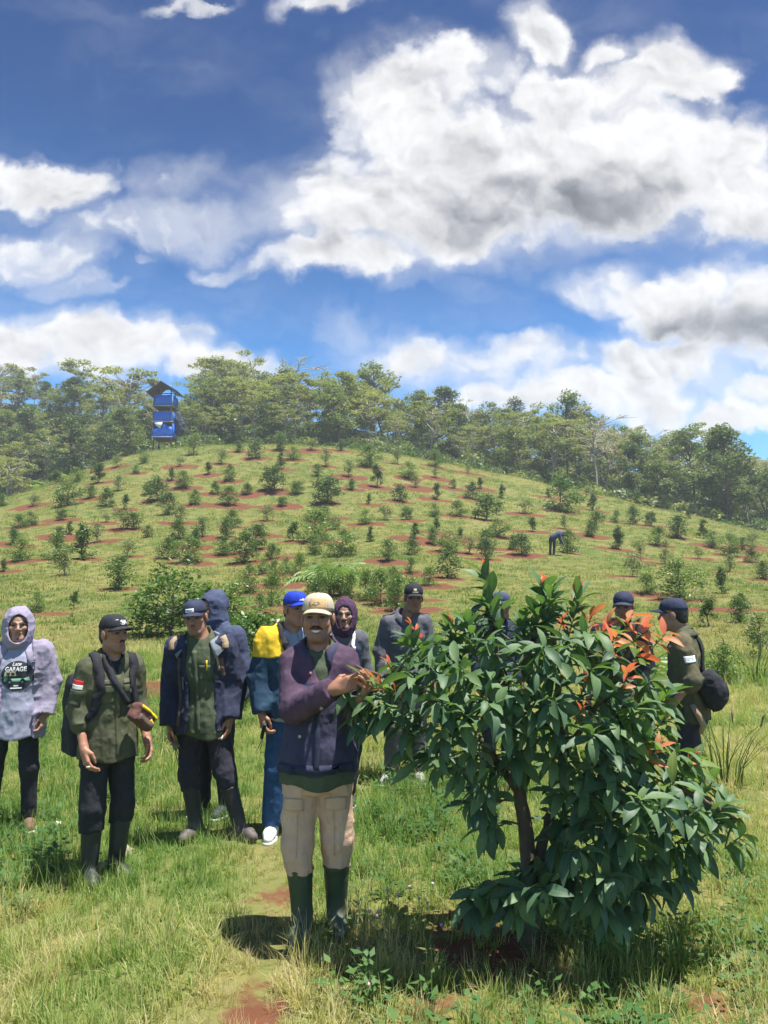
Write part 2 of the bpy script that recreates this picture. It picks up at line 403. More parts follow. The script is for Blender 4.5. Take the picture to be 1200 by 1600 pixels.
g = N.mix(N.math('MULTIPLY', attr(N, 'forest'), .85), g, (.045, .058, .022, 1))
sf = N.ramp(N.math('ADD', attr(N, 'soil'), N.math('MULTIPLY_ADD', n3, .7, -.35)), .25, .6)
g = N.mix(sf, g, sl)
N.l.new(g, b.inputs['Base Color']); b.inputs['Roughness'].default_value = .95; b.inputs['Specular IOR Level'].default_value = .1
bp = N.new('ShaderNodeBump'); bp.inputs['Strength'].default_value = .6; bp.inputs['Distance'].default_value = .05
N.l.new(N.math('ADD', N.math('MULTIPLY', n3, .5), n2), bp.inputs['Height']); N.l.new(bp.outputs[0], b.inputs['Normal'])
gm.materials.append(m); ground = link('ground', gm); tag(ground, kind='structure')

# ============================================================ FOLIAGE MESHES
def leaf_cloud(cent, size, rng, aspect=2.0, up=.35, fold=False, nrm=None):
    """quads of leaf size at the given points, tilted at random; returns verts, quads"""
    n = len(cent); d = rng.normal(size=(n, 3)); d[:, 2] = d[:, 2] * .6 - .1
    d /= np.linalg.norm(d, axis=1)[:, None]
    u = rng.normal(size=(n, 3)); u[:, 2] += up * 3; u -= (u * d).sum(1)[:, None] * d; u /= np.linalg.norm(u, axis=1)[:, None]
    s = np.cross(d, u); L = size * rng.uniform(.65, 1.3, n)[:, None]; Wd = L / aspect
    c = np.asarray(cent)
    v = np.stack([c - d * L * .5, c + s * Wd * .5 + u * L * .06, c + d * L * .5 - u * L * .08, c - s * Wd * .5 + u * L * .06], 1)
    return v.reshape(-1, 3), np.arange(n * 4).reshape(-1, 4)
def limb_pts(a, b, rng, n=5, wob=.08):
    a = np.array(a, float); b = np.array(b, float); L = np.linalg.norm(b - a); o = []
    for i in range(n):
        t = i / (n - 1); o.append(a + (b - a) * t + rng.normal(size=3) * wob * L * math.sin(math.pi * t) * .6)
    return o

bark_pale = plain('pale_bark', (.30, .27, .22), .9, scale=3, var=.3)
bark_dark = plain('brown_bark', (.11, .08, .055), .9, scale=6, var=.3)
LF = dict(
  orch=leafmat('orchard_leaf', (.028, .060, .016), (.072, .115, .028), .5, .25),
  orchp=leafmat('pale_orchard_leaf', (.070, .100, .040), (.130, .150, .060), .55, .3),
  bush=leafmat('bush_leaf', (.032, .075, .016), (.100, .150, .035), .42, .28),
  seng=leafmat('light_tree_leaf', (.100, .125, .042), (.175, .185, .065), .6, .35),
  dens=leafmat('dense_tree_leaf', (.036, .066, .030), (.085, .118, .045), .5, .25),
  mid=leafmat('mid_tree_leaf', (.068, .100, .040), (.135, .162, .060), .55, .3),
  bare=leafmat('sparse_tree_leaf', (.17, .15, .09), (.24, .22, .13), .7, .3),
  palm=leafmat('palm_leaf', (.06, .11, .03), (.14, .2, .06), .45, .3))
def sapling_mesh(kind, seed):
    """unit-height young tree: returns trunk mesh, crown mesh"""
    rng = np.random.default_rng(seed); T = MB()
    T.tube([(0, 0, -.1), (.01, .0, .15), (rng.normal() * .03, rng.normal() * .03, .6)], [.022, .018, .008], 5)
    if kind == 'slim':   rx, z0, z1, n, sz = .30, .05, 1.0, 1100, .078
    elif kind == 'airy': rx, z0, z1, n, sz = .40, .14, 1.0, 620, .085
    elif kind == 'bushy':rx, z0, z1, n, sz = .54, .03, 1.0, 1900, .072
    else:                rx, z0, z1, n, sz = .43, .07, 1.0, 1500, .08
    cs = []
    nb = {'slim': 20, 'airy': 17, 'bushy': 34, 'compact': 26}[kind]
    for i in range(nb):
        t = rng.uniform(0, 1) ** .85; z = z0 + (z1 - z0) * t
        prof = math.sin(math.pi * min(1, (t * .86 + .14))) ** .6 if kind != 'slim' else (1 - t * .7)
        a = rng.uniform(0, 2 * math.pi); r = rx * prof * rng.uniform(.25, 1)
        tip = np.array([math.cos(a) * r, math.sin(a) * r, z])
        T.tube(limb_pts((0, 0, max(.1, z - .25)), tip, rng, 3), [.009, .006, .003], 3, cap=False)
        k = max(3, int(n / nb * rng.uniform(.6, 1.4)))
        cs.append(tip + rng.normal(size=(k, 3)) * np.array([.075, .075, .07]) * (1.15 if kind != 'slim' else .8))
    c = np.concatenate(cs); c[:, 2] = np.maximum(c[:, 2], .03)
    return T.mesh('trunk', bark_dark), c, sz
def crown_mesh(c, sz, seed, mat, aspect=2.2):
    rng = np.random.default_rng(seed); v, q = leaf_cloud(c, sz, rng, aspect); me = np_mesh('crown', v, q); me.materials.append(mat); return me
SAPM = {}
for kind in ('slim', 'airy', 'bushy', 'compact'):
    for s in range(4):
        t, c, sz = sapling_mesh(kind, hash(kind) % 97 + s * 11 if False else {'slim': 1, 'airy': 2, 'bushy': 3, 'compact': 4}[kind] * 100 + s)
        mt = {'slim': 'orch', 'airy': 'orchp', 'bushy': 'bush', 'compact': 'orch'}[kind]
        SAPM[kind, s] = (t, crown_mesh(c, sz, s, LF[mt]))
ADJ = {'slim': 'narrow dark green', 'airy': 'thin pale green', 'bushy': 'broad leafy', 'compact': 'rounded dark green'}
def zone(px, py):
    if py < 735: v = 'on the hilltop'
    elif py < 800: v = 'high up'
    elif py < 860: v = 'halfway down'
    elif py < 930: v = 'low down'
    else: v = 'at the hill foot'
    if px < 130: h = 'far left'
    elif px < 330: h = 'below the blue tower'
    elif px < 560: h = 'above the tan cap man'
    elif px < 720: h = 'left of the orange-tipped tree'
    elif px < 980: h = 'above the orange-tipped tree'
    else: h = 'on the right'
    return v + ' ' + h
ORD = ['leftmost', 'second', 'third', 'fourth', 'fifth', 'sixth', 'seventh', 'eighth', 'ninth', 'tenth', 'eleventh', 'twelfth', 'thirteenth', 'fourteenth']
def rank_labels(items, noun):
    """items: list of (object, adjective, zone, px); labels made unique by left-to-right rank"""
    d = {}
    for it in items: d.setdefault((it[1], it[2]), []).append(it)
    for (adj, zn), ls in d.items():
        ls.sort(key=lambda q: q[3]); n = len(ls)
        for i, it in enumerate(ls):
            if n == 1: lb = f'only {adj} {noun} {zn}'
            elif i == n - 1: lb = f'rightmost {adj} {noun} {zn}'
            else: lb = f'{ORD[min(i, 13)]} {adj} {noun} {zn}'
            it[0]['label'] = lb
items = []
for i, (px, py, hh, p, H) in enumerate(SAPW):
    r = random.Random(i)
    if py > 985 or px in (266, 240, 298) : kind = 'bushy'
    elif 380 < px < 660 and 890 < py < 960: kind = 'bushy'
    else: kind = r.choices(['slim', 'airy', 'bushy', 'compact'], [.17, .22, .21, .4])[0]
    if (px, py) in ((1062, 939), (1188, 1032)): kind = 'airy'
    o = empty('orchard_tree', (p.x, p.y, tz1(p.x, p.y) - .02), r.uniform(0, 6.28))
    H = max(H, .45) * 1.04; wd = r.uniform(.95, 1.28)
    if 380 < px < 660 and 890 < py < 960: wd *= .72
    o.scale = (H * wd, H * wd, H)
    tm, cm = SAPM[kind, r.randrange(4)]
    link('trunk', tm, o); link('crown', cm, o)
    tag(o, None, 'tree', 'young trees planted on the hill')
    items.append((o, ADJ[kind], zone(px, py), px))
rank_labels(items, 'young tree')

# ============================================================ FOREST BEHIND
def forest_tree(kind, seed):
    rng = np.random.default_rng(seed); T = MB(); H = 1.0; cl = []
    if kind == 'seng': nl, th, spread, zlo, per, sz = 24, .36, .36, .34, 95, .033
    elif kind == 'dens': nl, th, spread, zlo, per, sz = 30, .25, .27, .16, 120, .036
    elif kind == 'bare': nl, th, spread, zlo, per, sz = 14, .5, .32, .5, 22, .026
    else: nl, th, spread, zlo, per, sz = 28, .28, .30, .22, 110, .034
    lean = rng.normal(size=2) * .03
    stem = [np.array([lean[0] * t * 2 + rng.normal() * .006, lean[1] * t * 2, t]) for t in np.linspace(-.03, .86, 7)]
    T.tube(stem, np.linspace(.010, .003, 7), 6)
    if kind in ('seng', 'mid') and rng.random() < .7:
        T.tube([stem[2], stem[2] + np.array([.06 * rng.choice([-1, 1]), .03, .2]), stem[2] + np.array([.1 * rng.choice([-1, 1]), .04, .45])], [.012, .009, .004], 5)
    for i in range(nl):
        t = rng.uniform(0, 1); zb = th + (.82 - th) * t; base = np.array([np.interp(zb, [q[2] for q in stem], [q[0] for q in stem]), np.interp(zb, [q[2] for q in stem], [q[1] for q in stem]), zb])
        a = rng.uniform(0, 6.283)
        if kind == 'seng' or kind == 'bare': r = spread * rng.uniform(.3, 1); z = zlo + (1 - zlo) * (.35 + .65 * t) - .18 * (r / spread) ** 2 * .5
        else: r = spread * math.sin(math.pi * (.18 + .78 * t)) * rng.uniform(.4, 1.05); z = zlo + (1.0 - zlo) * t
        tip = np.array([base[0] + math.cos(a) * r, base[1] + math.sin(a) * r, max(z, zb - .05)])
        T.tube(limb_pts(base, tip, rng, 4, .1), [.007, .005, .003, .0015], 4, cap=False)
        flat = .35 if kind in ('seng', 'bare') else .7
        rad = rng.uniform(.06, .11) * (1.15 if kind != 'bare' else .9)
        k = int(per * rng.uniform(.6, 1.4))
        q = rng.normal(size=(k, 3)); q /= np.linalg.norm(q, axis=1)[:, None]; q *= (rng.uniform(.15, 1, k) ** .5)[:, None] * rad
        q[:, 2] *= flat; cl.append(tip + q)
        if kind == 'bare':
            for j in range(5):
                e = tip + rng.normal(size=3) * np.array([.07, .07, .035]); T.tube([tip, (tip + e) / 2 + rng.normal(size=3) * .01, e], [.003, .002, .001], 3, cap=False)
    c = np.concatenate(cl)
    v, q = leaf_cloud(c, sz, rng, 1.7, .6); me = np_mesh('crown', v, q)
    me.materials.append(LF[kind])
    return T.mesh('trunk', bark_pale if kind in ('seng', 'bare') else bark_dark), me
FT = {(k, s): forest_tree(k, {'seng': 1, 'dens': 2, 'mid': 3, 'bare': 4}[k] * 50 + s) for k in ('seng', 'dens', 'mid', 'bare') for s in range(4)}
FADJ = {'seng': 'airy light green', 'dens': 'dense dark', 'mid': 'mid green', 'bare': 'nearly bare grey'}
fr = random.Random(21); fpos = []
def edge_y(x):   # the orchard's back edge
    return np.interp(x, [-70, -45, -30, -12, 0, 10, 20, 30, 45, 80], [84, 82, 84, 86, 84, 82, 77, 72, 66, 62])
tries = 0
while len(fpos) < 262 and tries < 60000:
    tries += 1
    y = fr.uniform(62, 142); x = fr.uniform(-.60, .60) * y
    if y < edge_y(x) + fr.uniform(0, 5): continue
    if x < -30 and y < 97 and x > -52: 
        if fr.random() < .75: continue                    # open plot with banana plants on the left
    if abs(x + 23.5) < 5 and y < 84: continue
    md = 3.1 if y < 100 else 3.9
    if any((x - a) ** 2 + (y - b_) ** 2 < md * md for a, b_ in fpos): continue
    fpos.append((x, y))
fitems = []
def fzone(px):
    for lim, nm in ((120, 'on the ridge at the far left'), (230, 'left of the blue tower'), (330, 'behind the blue tower'), (440, 'right of the blue tower'), (560, 'above the tan cap man'), (680, 'on the centre of the ridge'), (800, 'right of the ridge centre'), (920, 'above the orange-tipped tree'), (1050, 'on the falling right ridge'), (1140, 'near the right edge'), (5000, 'at the far right')):
        if px < lim: return nm
for i, (x, y) in enumerate(fpos):
    px, py = proj((x, y, tz1(x, y)))
    k = fr.choices(['seng', 'dens', 'mid', 'bare'], [.47, .13, .28, .12])[0]
    if px > 1060 and y < 84: k = fr.choice(['mid', 'mid', 'seng', 'dens'])
    H = fr.uniform(4.6, 9.4) if k != 'bare' else fr.uniform(8, 10)
    if fr.random() < .12: H *= 1.22
    if y < 92 and 150 < px < 460: H *= .9
    if 560 < px < 800 and y < 95: H *= .75
    if 205 < px < 310: H = max(2.6, min(H, CAMH + (920 - 622) / F * y - tz1(x, y)))       # low growth behind the tower
    o = empty('forest_tree', (x, y, tz1(x, y) - .1), fr.uniform(0, 6.28)); wd = fr.uniform(1.0, 1.35)
    o.scale = (H * wd, H * wd, H)
    tm, cm = FT[k, fr.randrange(4)]; link('trunk', tm, o); link('crown', cm, o)
    tag(o, None, 'tree', 'trees of the forest along the ridge')
    dpt = 'in front' if y < edge_y(x) + 9 else ('midway' if y < 112 else 'at the back')
    fitems.append((o, FADJ[k], f'{dpt} {fzone(px)}', px))
rank_labels(fitems, 'tree')

# ---- instancing stuff through geometry nodes
def template(name, me):
    o = bpy.data.objects.new(name, me); return o
def scatter(name, pts, rots, scl, idx, tint, temps, label=None):
    me = bpy.data.meshes.new(name); n = len(pts)
    me.vertices.add(n); me.vertices.foreach_set('co', np.asarray(pts, np.float32).ravel())
    a = me.attributes.new('rot', 'FLOAT_VECTOR', 'POINT'); a.data.foreach_set('vector', np.asarray(rots, np.float32).ravel())
    a = me.attributes.new('scl', 'FLOAT_VECTOR', 'POINT'); a.data.foreach_set('vector', np.asarray(scl, np.float32).ravel())
    a = me.attributes.new('idx', 'INT', 'POINT'); a.data.foreach_set('value', np.asarray(idx, np.int32))
    fattr(me, 'tint', tint)
    o = link(name, me); tag(o, label, kind='stuff')
    c = bpy.data.collections.new(name + '_pieces')
    for t in temps: c.objects.link(t)
    ng = bpy.data.node_groups.new(name + '_scatter', 'GeometryNodeTree')
    ng.interface.new_socket('Geometry', in_out='INPUT', socket_type='NodeSocketGeometry')
    ng.interface.new_socket('Geometry', in_out='OUTPUT', socket_type='NodeSocketGeometry')
    nn, ll = ng.nodes, ng.links
    gi, go = nn.new('NodeGroupInput'), nn.new('NodeGroupOutput')
    ci = nn.new('GeometryNodeCollectionInfo'); ci.inputs[0].default_value = c; ci.inputs[1].default_value = True; ci.inputs[2].default_value = True
    ip = nn.new('GeometryNodeInstanceOnPoints'); ip.inputs['Pick Instance'].default_value = True
    def na(nm, ty):
        q = nn.new('GeometryNodeInputNamedAttribute'); q.data_type = ty; q.inputs[0].default_value = nm; return q.outputs[0]
    mp = nn.new('GeometryNodeMeshToPoints'); mp.inputs['Radius'].default_value = .001
    ll.new(gi.outputs[0], mp.inputs[0]); ll.new(mp.outputs[0], ip.inputs['Points'])
    ll.new(ci.outputs[0], ip.inputs['Instance']); ll.new(na('idx', 'INT'), ip.inputs['Instance Index'])
    e2r = nn.new('FunctionNodeEulerToRotation'); ll.new(na('rot', 'FLOAT_VECTOR'), e2r.inputs[0]); ll.new(e2r.outputs[0], ip.inputs['Rotation'])
    ll.new(na('scl', 'FLOAT_VECTOR'), ip.inputs['Scale'])
    ll.new(ip.outputs[0], go.inputs[0])
    md = o.modifiers.new('scatter', 'NODES'); md.node_group = ng
    return o
# understory of the forest and the plot on the left
rng = np.random.default_rng(5)
def clump(seed, n, sz, mat, flat=.7):
    rng = np.random.default_rng(seed); q = rng.normal(size=(n, 3)); q /= np.linalg.norm(q, axis=1)[:, None]
    q *= (rng.uniform(.2, 1, n) ** .5)[:, None]; q[:, 2] = np.abs(q[:, 2]) * flat
    v, f = leaf_cloud(q * .5, sz, rng, 1.8); me = np_mesh('leaf_clump', v, f); me.materials.append(mat); return template('leaf_clump', me)
pts = []
for _ in range(22000):
    y = rng.uniform(62, 140); x = rng.uniform(-.95, .95) * y
    if y < edge_y(x) - 2 + rng.uniform(0, 3): continue
    if x < -30 and y < 97 and rng.random() < .6: continue
    pts.append((x, y))
    if len(pts) > 3900: break
pts = np.array(pts); z = tz(pts[:, 0], pts[:, 1]); n = len(pts)
s = rng.uniform(1.2, 3.6, n) * (1 + .3 * (pts[:, 1] > 95)); s3 = np.stack([s, s, s * rng.uniform(.6, 1.2, n)], 1)
scatter('forest_understory', np.column_stack([pts, z - .1]), np.column_stack([np.zeros(n), np.zeros(n), rng.uniform(0, 6.28, n)]), s3, rng.integers(0, 4, n), rng.uniform(0, 1, n),
        [clump(1, 170, .13, LF['mid']), clump(2, 170, .13, LF['dens']), clump(3, 150, .14, LF['seng']), clump(4, 170, .12, LF['bush'])], 'mixed green shrubs and undergrowth beneath the forest trees')
# ============================================================ PEOPLE: smooth surfaces from distance fields
class G3:
    def __init__(s, lo, hi, h):
        s.h = h; s.lo = np.array(lo, float)
        s.n = [int(math.ceil((hi[i] - lo[i]) / h)) + 1 for i in range(3)]
        ax = [np.float32(lo[i]) + np.float32(h) * np.arange(s.n[i], dtype=np.float32) for i in range(3)]
        s.X, s.Y, s.Z = np.meshgrid(*ax, indexing='ij', sparse=False)
def smin(a, b, k):
    if k <= 0: return np.minimum(a, b)
    h = np.clip(.5 + .5 * (b - a) / k, 0, 1); return b + (a - b) * h - k * h * (1 - h)
def smax(a, b, k): return -smin(-a, -b, k)
def d_cap(P, a, b, ra, rb):
    a = np.array(a, np.float32); b = np.array(b, np.float32); ab = b - a; L = float(ab @ ab) + 1e-9
    x, y, z = P[0] - a[0], P[1] - a[1], P[2] - a[2]
    t = np.clip((x * ab[0] + y * ab[1] + z * ab[2]) / L, 0, 1)
    return np.sqrt((x - t * ab[0]) ** 2 + (y - t * ab[1]) ** 2 + (z - t * ab[2]) ** 2) - (ra + (rb - ra) * t)
def d_ell(P, c, r):
    x, y, z = (P[0] - c[0]) / r[0], (P[1] - c[1]) / r[1], (P[2] - c[2]) / r[2]
    k0 = np.sqrt(x * x + y * y + z * z) + 1e-9
    k1 = np.sqrt((x / r[0]) ** 2 + (y / r[1]) ** 2 + (z / r[2]) ** 2) + 1e-9
    return k0 * (k0 - 1) / k1
def d_prof(P, tab, kx=None, ky=None):
    """upright form whose half width, half depth and centre change with height"""
    t = np.array(tab, float); z = P[2]
    rx = np.interp(z, t[:, 0], t[:, 1]); ry = np.interp(z, t[:, 0], t[:, 2]); cy = np.interp(z, t[:, 0], t[:, 3])
    q = np.sqrt(((P[0]) / rx) ** 2 + ((P[1] - cy) / ry) ** 2)
    d = (q - 1) * np.minimum(rx, ry) * (.85)
    return np.maximum(d, np.maximum(t[0, 0] - z, z - t[-1, 0]))
def surf(g, D):
    """surface nets"""
    nx, ny, nz = g.n; S = D < 0
    c = np.zeros((nx-1, ny-1, nz-1), np.int8)
    for i in (0, 1):
        for j in (0, 1):
            for k in (0, 1): c += S[i:nx-1+i, j:ny-1+j, k:nz-1+k]
    act = (c > 0) & (c < 8); idx = -np.ones(act.shape, np.int64); A = np.argwhere(act); idx[act] = np.arange(len(A))
    acc = np.zeros((len(A), 3)); cnt = np.zeros(len(A))
    corners = [(i, j, k) for i in (0, 1) for j in (0, 1) for k in (0, 1)]
    val = {q: D[A[:, 0] + q[0], A[:, 1] + q[1], A[:, 2] + q[2]] for q in corners}
    for q in corners:
        for ax in range(3):
            if q[ax] == 0:
                p = list(q); p[ax] = 1; p = tuple(p); a, b = val[q], val[p]; m = (a < 0) != (b < 0)
                t = np.where(m, a / np.where(m, a - b, 1), 0)
                pos = np.tile(np.array(q, float), (len(A), 1)); pos[:, ax] += t
                acc[m] += pos[m]; cnt[m] += 1
    Vx = g.lo + (A + acc / cnt[:, None]) * g.h
    quads = []
    for ax in range(3):
        u, v = [(1, 2), (2, 0), (0, 1)][ax]
        sl0 = [slice(None)] * 3; sl1 = [slice(None)] * 3
        sl0[ax] = slice(0, -1); sl1[ax] = slice(1, None)
        s0, s1 = S[tuple(sl0)], S[tuple(sl1)]
        E = np.argwhere(s0 != s1)
        E = E[(E[:, u] > 0) & (E[:, v] > 0) & (E[:, u] < g.n[u] - 1) & (E[:, v] < g.n[v] - 1)]
        inside0 = s0[E[:, 0], E[:, 1], E[:, 2]]
        def cell(du, dv):
            C = E.copy(); C[:, u] -= du; C[:, v] -= dv; return idx[C[:, 0], C[:, 1], C[:, 2]]
        q = np.stack([cell(1, 1), cell(0, 1), cell(0, 0), cell(1, 0)], 1)
        q[~inside0] = q[~inside0][:, ::-1]; quads.append(q)
    return Vx, np.concatenate(quads)
def sdf_mesh(lo, hi, h, fn):
    g = G3(lo, hi, h); D = fn((g.X, g.Y, g.Z)).astype(np.float32); return surf(g, D)
def folds(P, amp, sc=(9, 9, 5), seed=0):
    n = vnoise(P[0] * sc[0], P[1] * sc[1], P[2] * sc[2], seed); n2 = vnoise(P[0] * sc[0] * 2.3, P[1] * sc[1] * 2.3, P[2] * sc[2] * 2.3, seed + 7)
    r = 1 - np.abs(2 * n - 1); r2 = 1 - np.abs(2 * n2 - 1)
    n3 = vnoise(P[0] * sc[0] * 4.6, P[1] * sc[1] * 4.6, P[2] * sc[2] * 5.2, seed + 13); r3 = 1 - np.abs(2 * n3 - 1)
    return amp * (1.5 - r ** 2 * 1.7 - .9 * r2 ** 2 - .45 * r3 ** 2)
class Bag:                                  # joins several surfaces into one mesh
    def __init__(s): s.v = []; s.q = []; s.n = 0
    def add(s, vq):
        v, q = vq; s.v.append(v); s.q.append(q + s.n); s.n += len(v)
    def mesh(s, name): return np_mesh(name, np.concatenate(s.v), np.concatenate(s.q))

skin_mats = {}
def skin_mat(tone):
    if tone in skin_mats: return skin_mats[tone]
    m, N, b = new_mat('skin'); a = N.new('ShaderNodeAttribute'); a.attribute_name = 'tone'
    tcn = N.new('ShaderNodeTexCoord').outputs['Object']
    N.l.new(N.mix(N.ramp(N.noise(tcn, 40, 4, .6), .3, .8, 0, .25), a.outputs['Color'], (.12, .045, .025, 1)), b.inputs['Base Color'])
    b.inputs['Roughness'].default_value = .52; b.inputs['Specular IOR Level'].default_value = .4
    b.inputs['Subsurface Weight'].default_value = .0
    skin_mats[tone] = m; return m
SKIN = {'mid': (.35, .180, .120), 'dark': (.28, .135, .086), 'light': (.40, .235, .170)}

def head_frame(c, yaw, pitch, roll, s):
    """matrix taking head space (x right hand of the viewer, y towards the face, z up) to the figure's space"""
    M = Matrix.Translation(Vector(c)) @ Matrix.Rotation(yaw, 4, 'Z') @ Matrix.Rotation(roll, 4, 'Y') @ Matrix.Rotation(pitch, 4, 'X') @ Matrix.Rotation(math.pi, 4, 'Z') @ Matrix.Scale(s, 4)
    return M
def to_local(P, M):
    Mi = np.array(M.inverted()); x, y, z = P
    return tuple(Mi[i, 0] * x + Mi[i, 1] * y + Mi[i, 2] * z + Mi[i, 3] for i in range(3))
def xf(V, M):
    A = np.array(M); return V @ A[:3, :3].T + A[:3, 3]
def head_sdf(p, jaw=1.0, smile=0.0):
    d = d_ell(p, (0, -.012, .035), (.073, .094, .086))
    d = smin(d, d_ell(p, (0, .022, -.04), (.058 * jaw, .066, .072)), .035)
    d = smin(d, d_cap(p, (-.016, .070, -.096), (.016, .070, -.096), .018, .018), .03)
    for s in (-1, 1):
        d = smin(d, d_ell(p, (s * .043, .058, -.012), (.022, .022, .018)), .025)
        d = smin(d, d_cap(p, (s * .048 * jaw, .0, -.06), (s * .02, .062, -.095), .018, .016), .03)
        d = smin(d, d_ell(p, (s * .079, -.006, -.004), (.010, .022, .034)), .008)
        d = smax(d, -d_ell(p, (s * .032, .100, .010), (.019, .014, .010)), .022)
        d = smin(d, d_cap(p, (s * .014, .090, .027), (s * .050, .070, .027), .008, .006), .012)
    d = smin(d, d_cap(p, (0, .084, .018), (0, .107, -.020), .008, .012), .012)
    for s in (-1, 1): d = smin(d, d_ell(p, (s * .014, .095, -.024), (.0095, .011, .008)), .008)
    d = smin(d, d_ell(p, (0, .086, -.051), (.025, .011, .0075)), .006)
    d = smin(d, d_ell(p, (0, .085, -.0655), (.021, .011, .0075)), .006)
    if smile:
        d = smax(d, -d_ell(p, (0, .101, -.0600 + 0 * p[0]), (.018, .009, .0045)), .003)
        for s in (-1, 1): d = smin(d, d_ell(p, (s * .046, .066, -.030), (.017, .016, .014)), .02)
    return d
def face_tone(p, base, hair, brow=1, beard=0, tash=0, smile=0, stubble=0):
    x, y, z = p; b = np.array(base); c = np.tile(b, (len(x), 1))
    def paint(m, col, a=1.0):
        m = (m * a)[:, None]; c[:] = c * (1 - m) + np.array(col) * m
    def el(cx, cz, rx, rz, soft=.5):
        return 1 - sstep(1 - soft, 1 + soft, np.sqrt(((np.abs(x) - cx) / rx) ** 2 + ((z - cz) / rz) ** 2)) if cx else 1 - sstep(1 - soft, 1 + soft, np.sqrt((x / rx) ** 2 + ((z - cz) / rz) ** 2))
    front = sstep(.03, .05, y)
    paint(el(.04, -.02, .03, .025, .8) * front, (b[0] * 1.15, b[1] * .95, b[2] * .9), .5)
    paint(el(0, -.052, .027, .008) * front, (b[0] * .85, b[1] * .52, b[2] * .5), .9)
    paint(el(0, -.065, .022, .008) * front, (b[0] * .95, b[1] * .58, b[2] * .56), .9)
    paint(el(.032, .010, .017, .008, .5) * front, (b[0] * .42, b[1] * .36, b[2] * .36), .8)
    paint(el(.032, .0095, .0085, .0048, .4) * front, (.01, .008, .006))
    paint(el(.034, .031, .022, .006, .4) * front, (.018, .013, .010), .9 * brow)
    if tash: paint(el(0, -.040, .034, .0085, .35) * front * sstep(.06, .075, y), (.015, .012, .010), tash)
    if tash: paint(el(.030, -.050, .008, .013, .35) * front, (.015, .012, .010), tash * .8)
    if beard: paint(el(0, -.097, .026, .020, .4) * front * sstep(.03, .06, y), (.02, .015, .012), beard)
    if stubble: paint(sstep(-.055, -.085, z) * sstep(-.02, .02, y) * sstep(-.16, -.11, z), (.03, .022, .018), stubble)
    if smile: paint((1 - sstep(.7, 1.3, np.sqrt((x / .022) ** 2 + ((z + .0600 - 9.0 * x * x) / .0048) ** 2))) * front, (.78, .75, .69))
    scalp = np.maximum(sstep(.045, .06, z - .35 * np.clip(y, 0, 1)), sstep(.0, -.02, y + .02) * sstep(-.055, -.04, z)) * (np.abs(x) < .075)
    paint(scalp * (1 - front * (z < .05)), hair, .95)
    return c

def hand_verts(wrist, elbow, palm_n, thumb, curl=.5, size=1.0, spread=.0, h=.0042, point=None, M=None):
    """five fingered hand: palm_n is where the palm looks, thumb = +1/-1 side across the palm"""
    w = np.array(wrist, float); d = w - np.array(elbow, float) if point is None else np.array(point, float); d /= np.linalg.norm(d)
    n = np.array(palm_n, float); n -= d * (n @ d); n /= np.linalg.norm(n); s = np.cross(d, n) * thumb
    L = lambda f, a, c: w + (d * f + s * a + n * c) * size
    segs = []; base = d_cap
    names = [(.026, .086, .040, .026, .020, 0.0), (.008, .090, .045, .029, .021, .08), (-.010, .087, .041, .027, .020, .16), (-.026, .079, .033, .020, .018, .26)]
    parts = [('p', L(-.02, 0, 0), L(.02, 0, 0), .026, .026)]
    for (a, k, l1, l2, l3, e) in names:
        kn = L(k, a, 0); parts.append(('p', L(.012, a * .55, 0), kn, .017, .0125))
        cu = curl + e * .5; ang = cu * 1.1; sp = spread * a * 4
        pos = kn; dir_ = d + s * sp
        for j, l in enumerate((l1, l2, l3)):
            ang_j = [ang * .7, ang * 1.6, ang * 2.2][j]
            v = (dir_ * math.cos(ang_j) + n * math.sin(ang_j)); v = v / np.linalg.norm(v)
            q = pos + v * l * size; parts.append(('f', pos, q, (.0098, .009, .008)[j], (.009, .008, .0066)[j])); pos = q
    b0 = L(.018, .022, .006); b1 = L(.048, .044, .016 + .012 * curl); b2 = L(.078, .046 - .014 * curl, .026 + .016 * curl); b3 = L(.100, .040 - .022 * curl, .030 + .02 * curl)
    parts += [('p', b0, b1, .016, .0125), ('f', b1, b2, .0115, .010), ('f', b2, b3, .010, .008)]
    fa = np.array(elbow, float) - w; fa /= np.linalg.norm(fa)
    parts.append(('p', w, w + fa * .09, .025, .028))
    pts = np.array([q for p in parts for q in (p[1], p[2])]); lo, hi = pts.min(0) - .045, pts.max(0) + .045
    def fn(P):
        o = None
        for t, a, b, ra, rb in parts:
            q = d_cap(P, a, b, ra * size, rb * size); o = q if o is None else smin(o, q, .012 if t == 'p' else .0035)
        return o
    return sdf_mesh(lo, hi, h, fn)

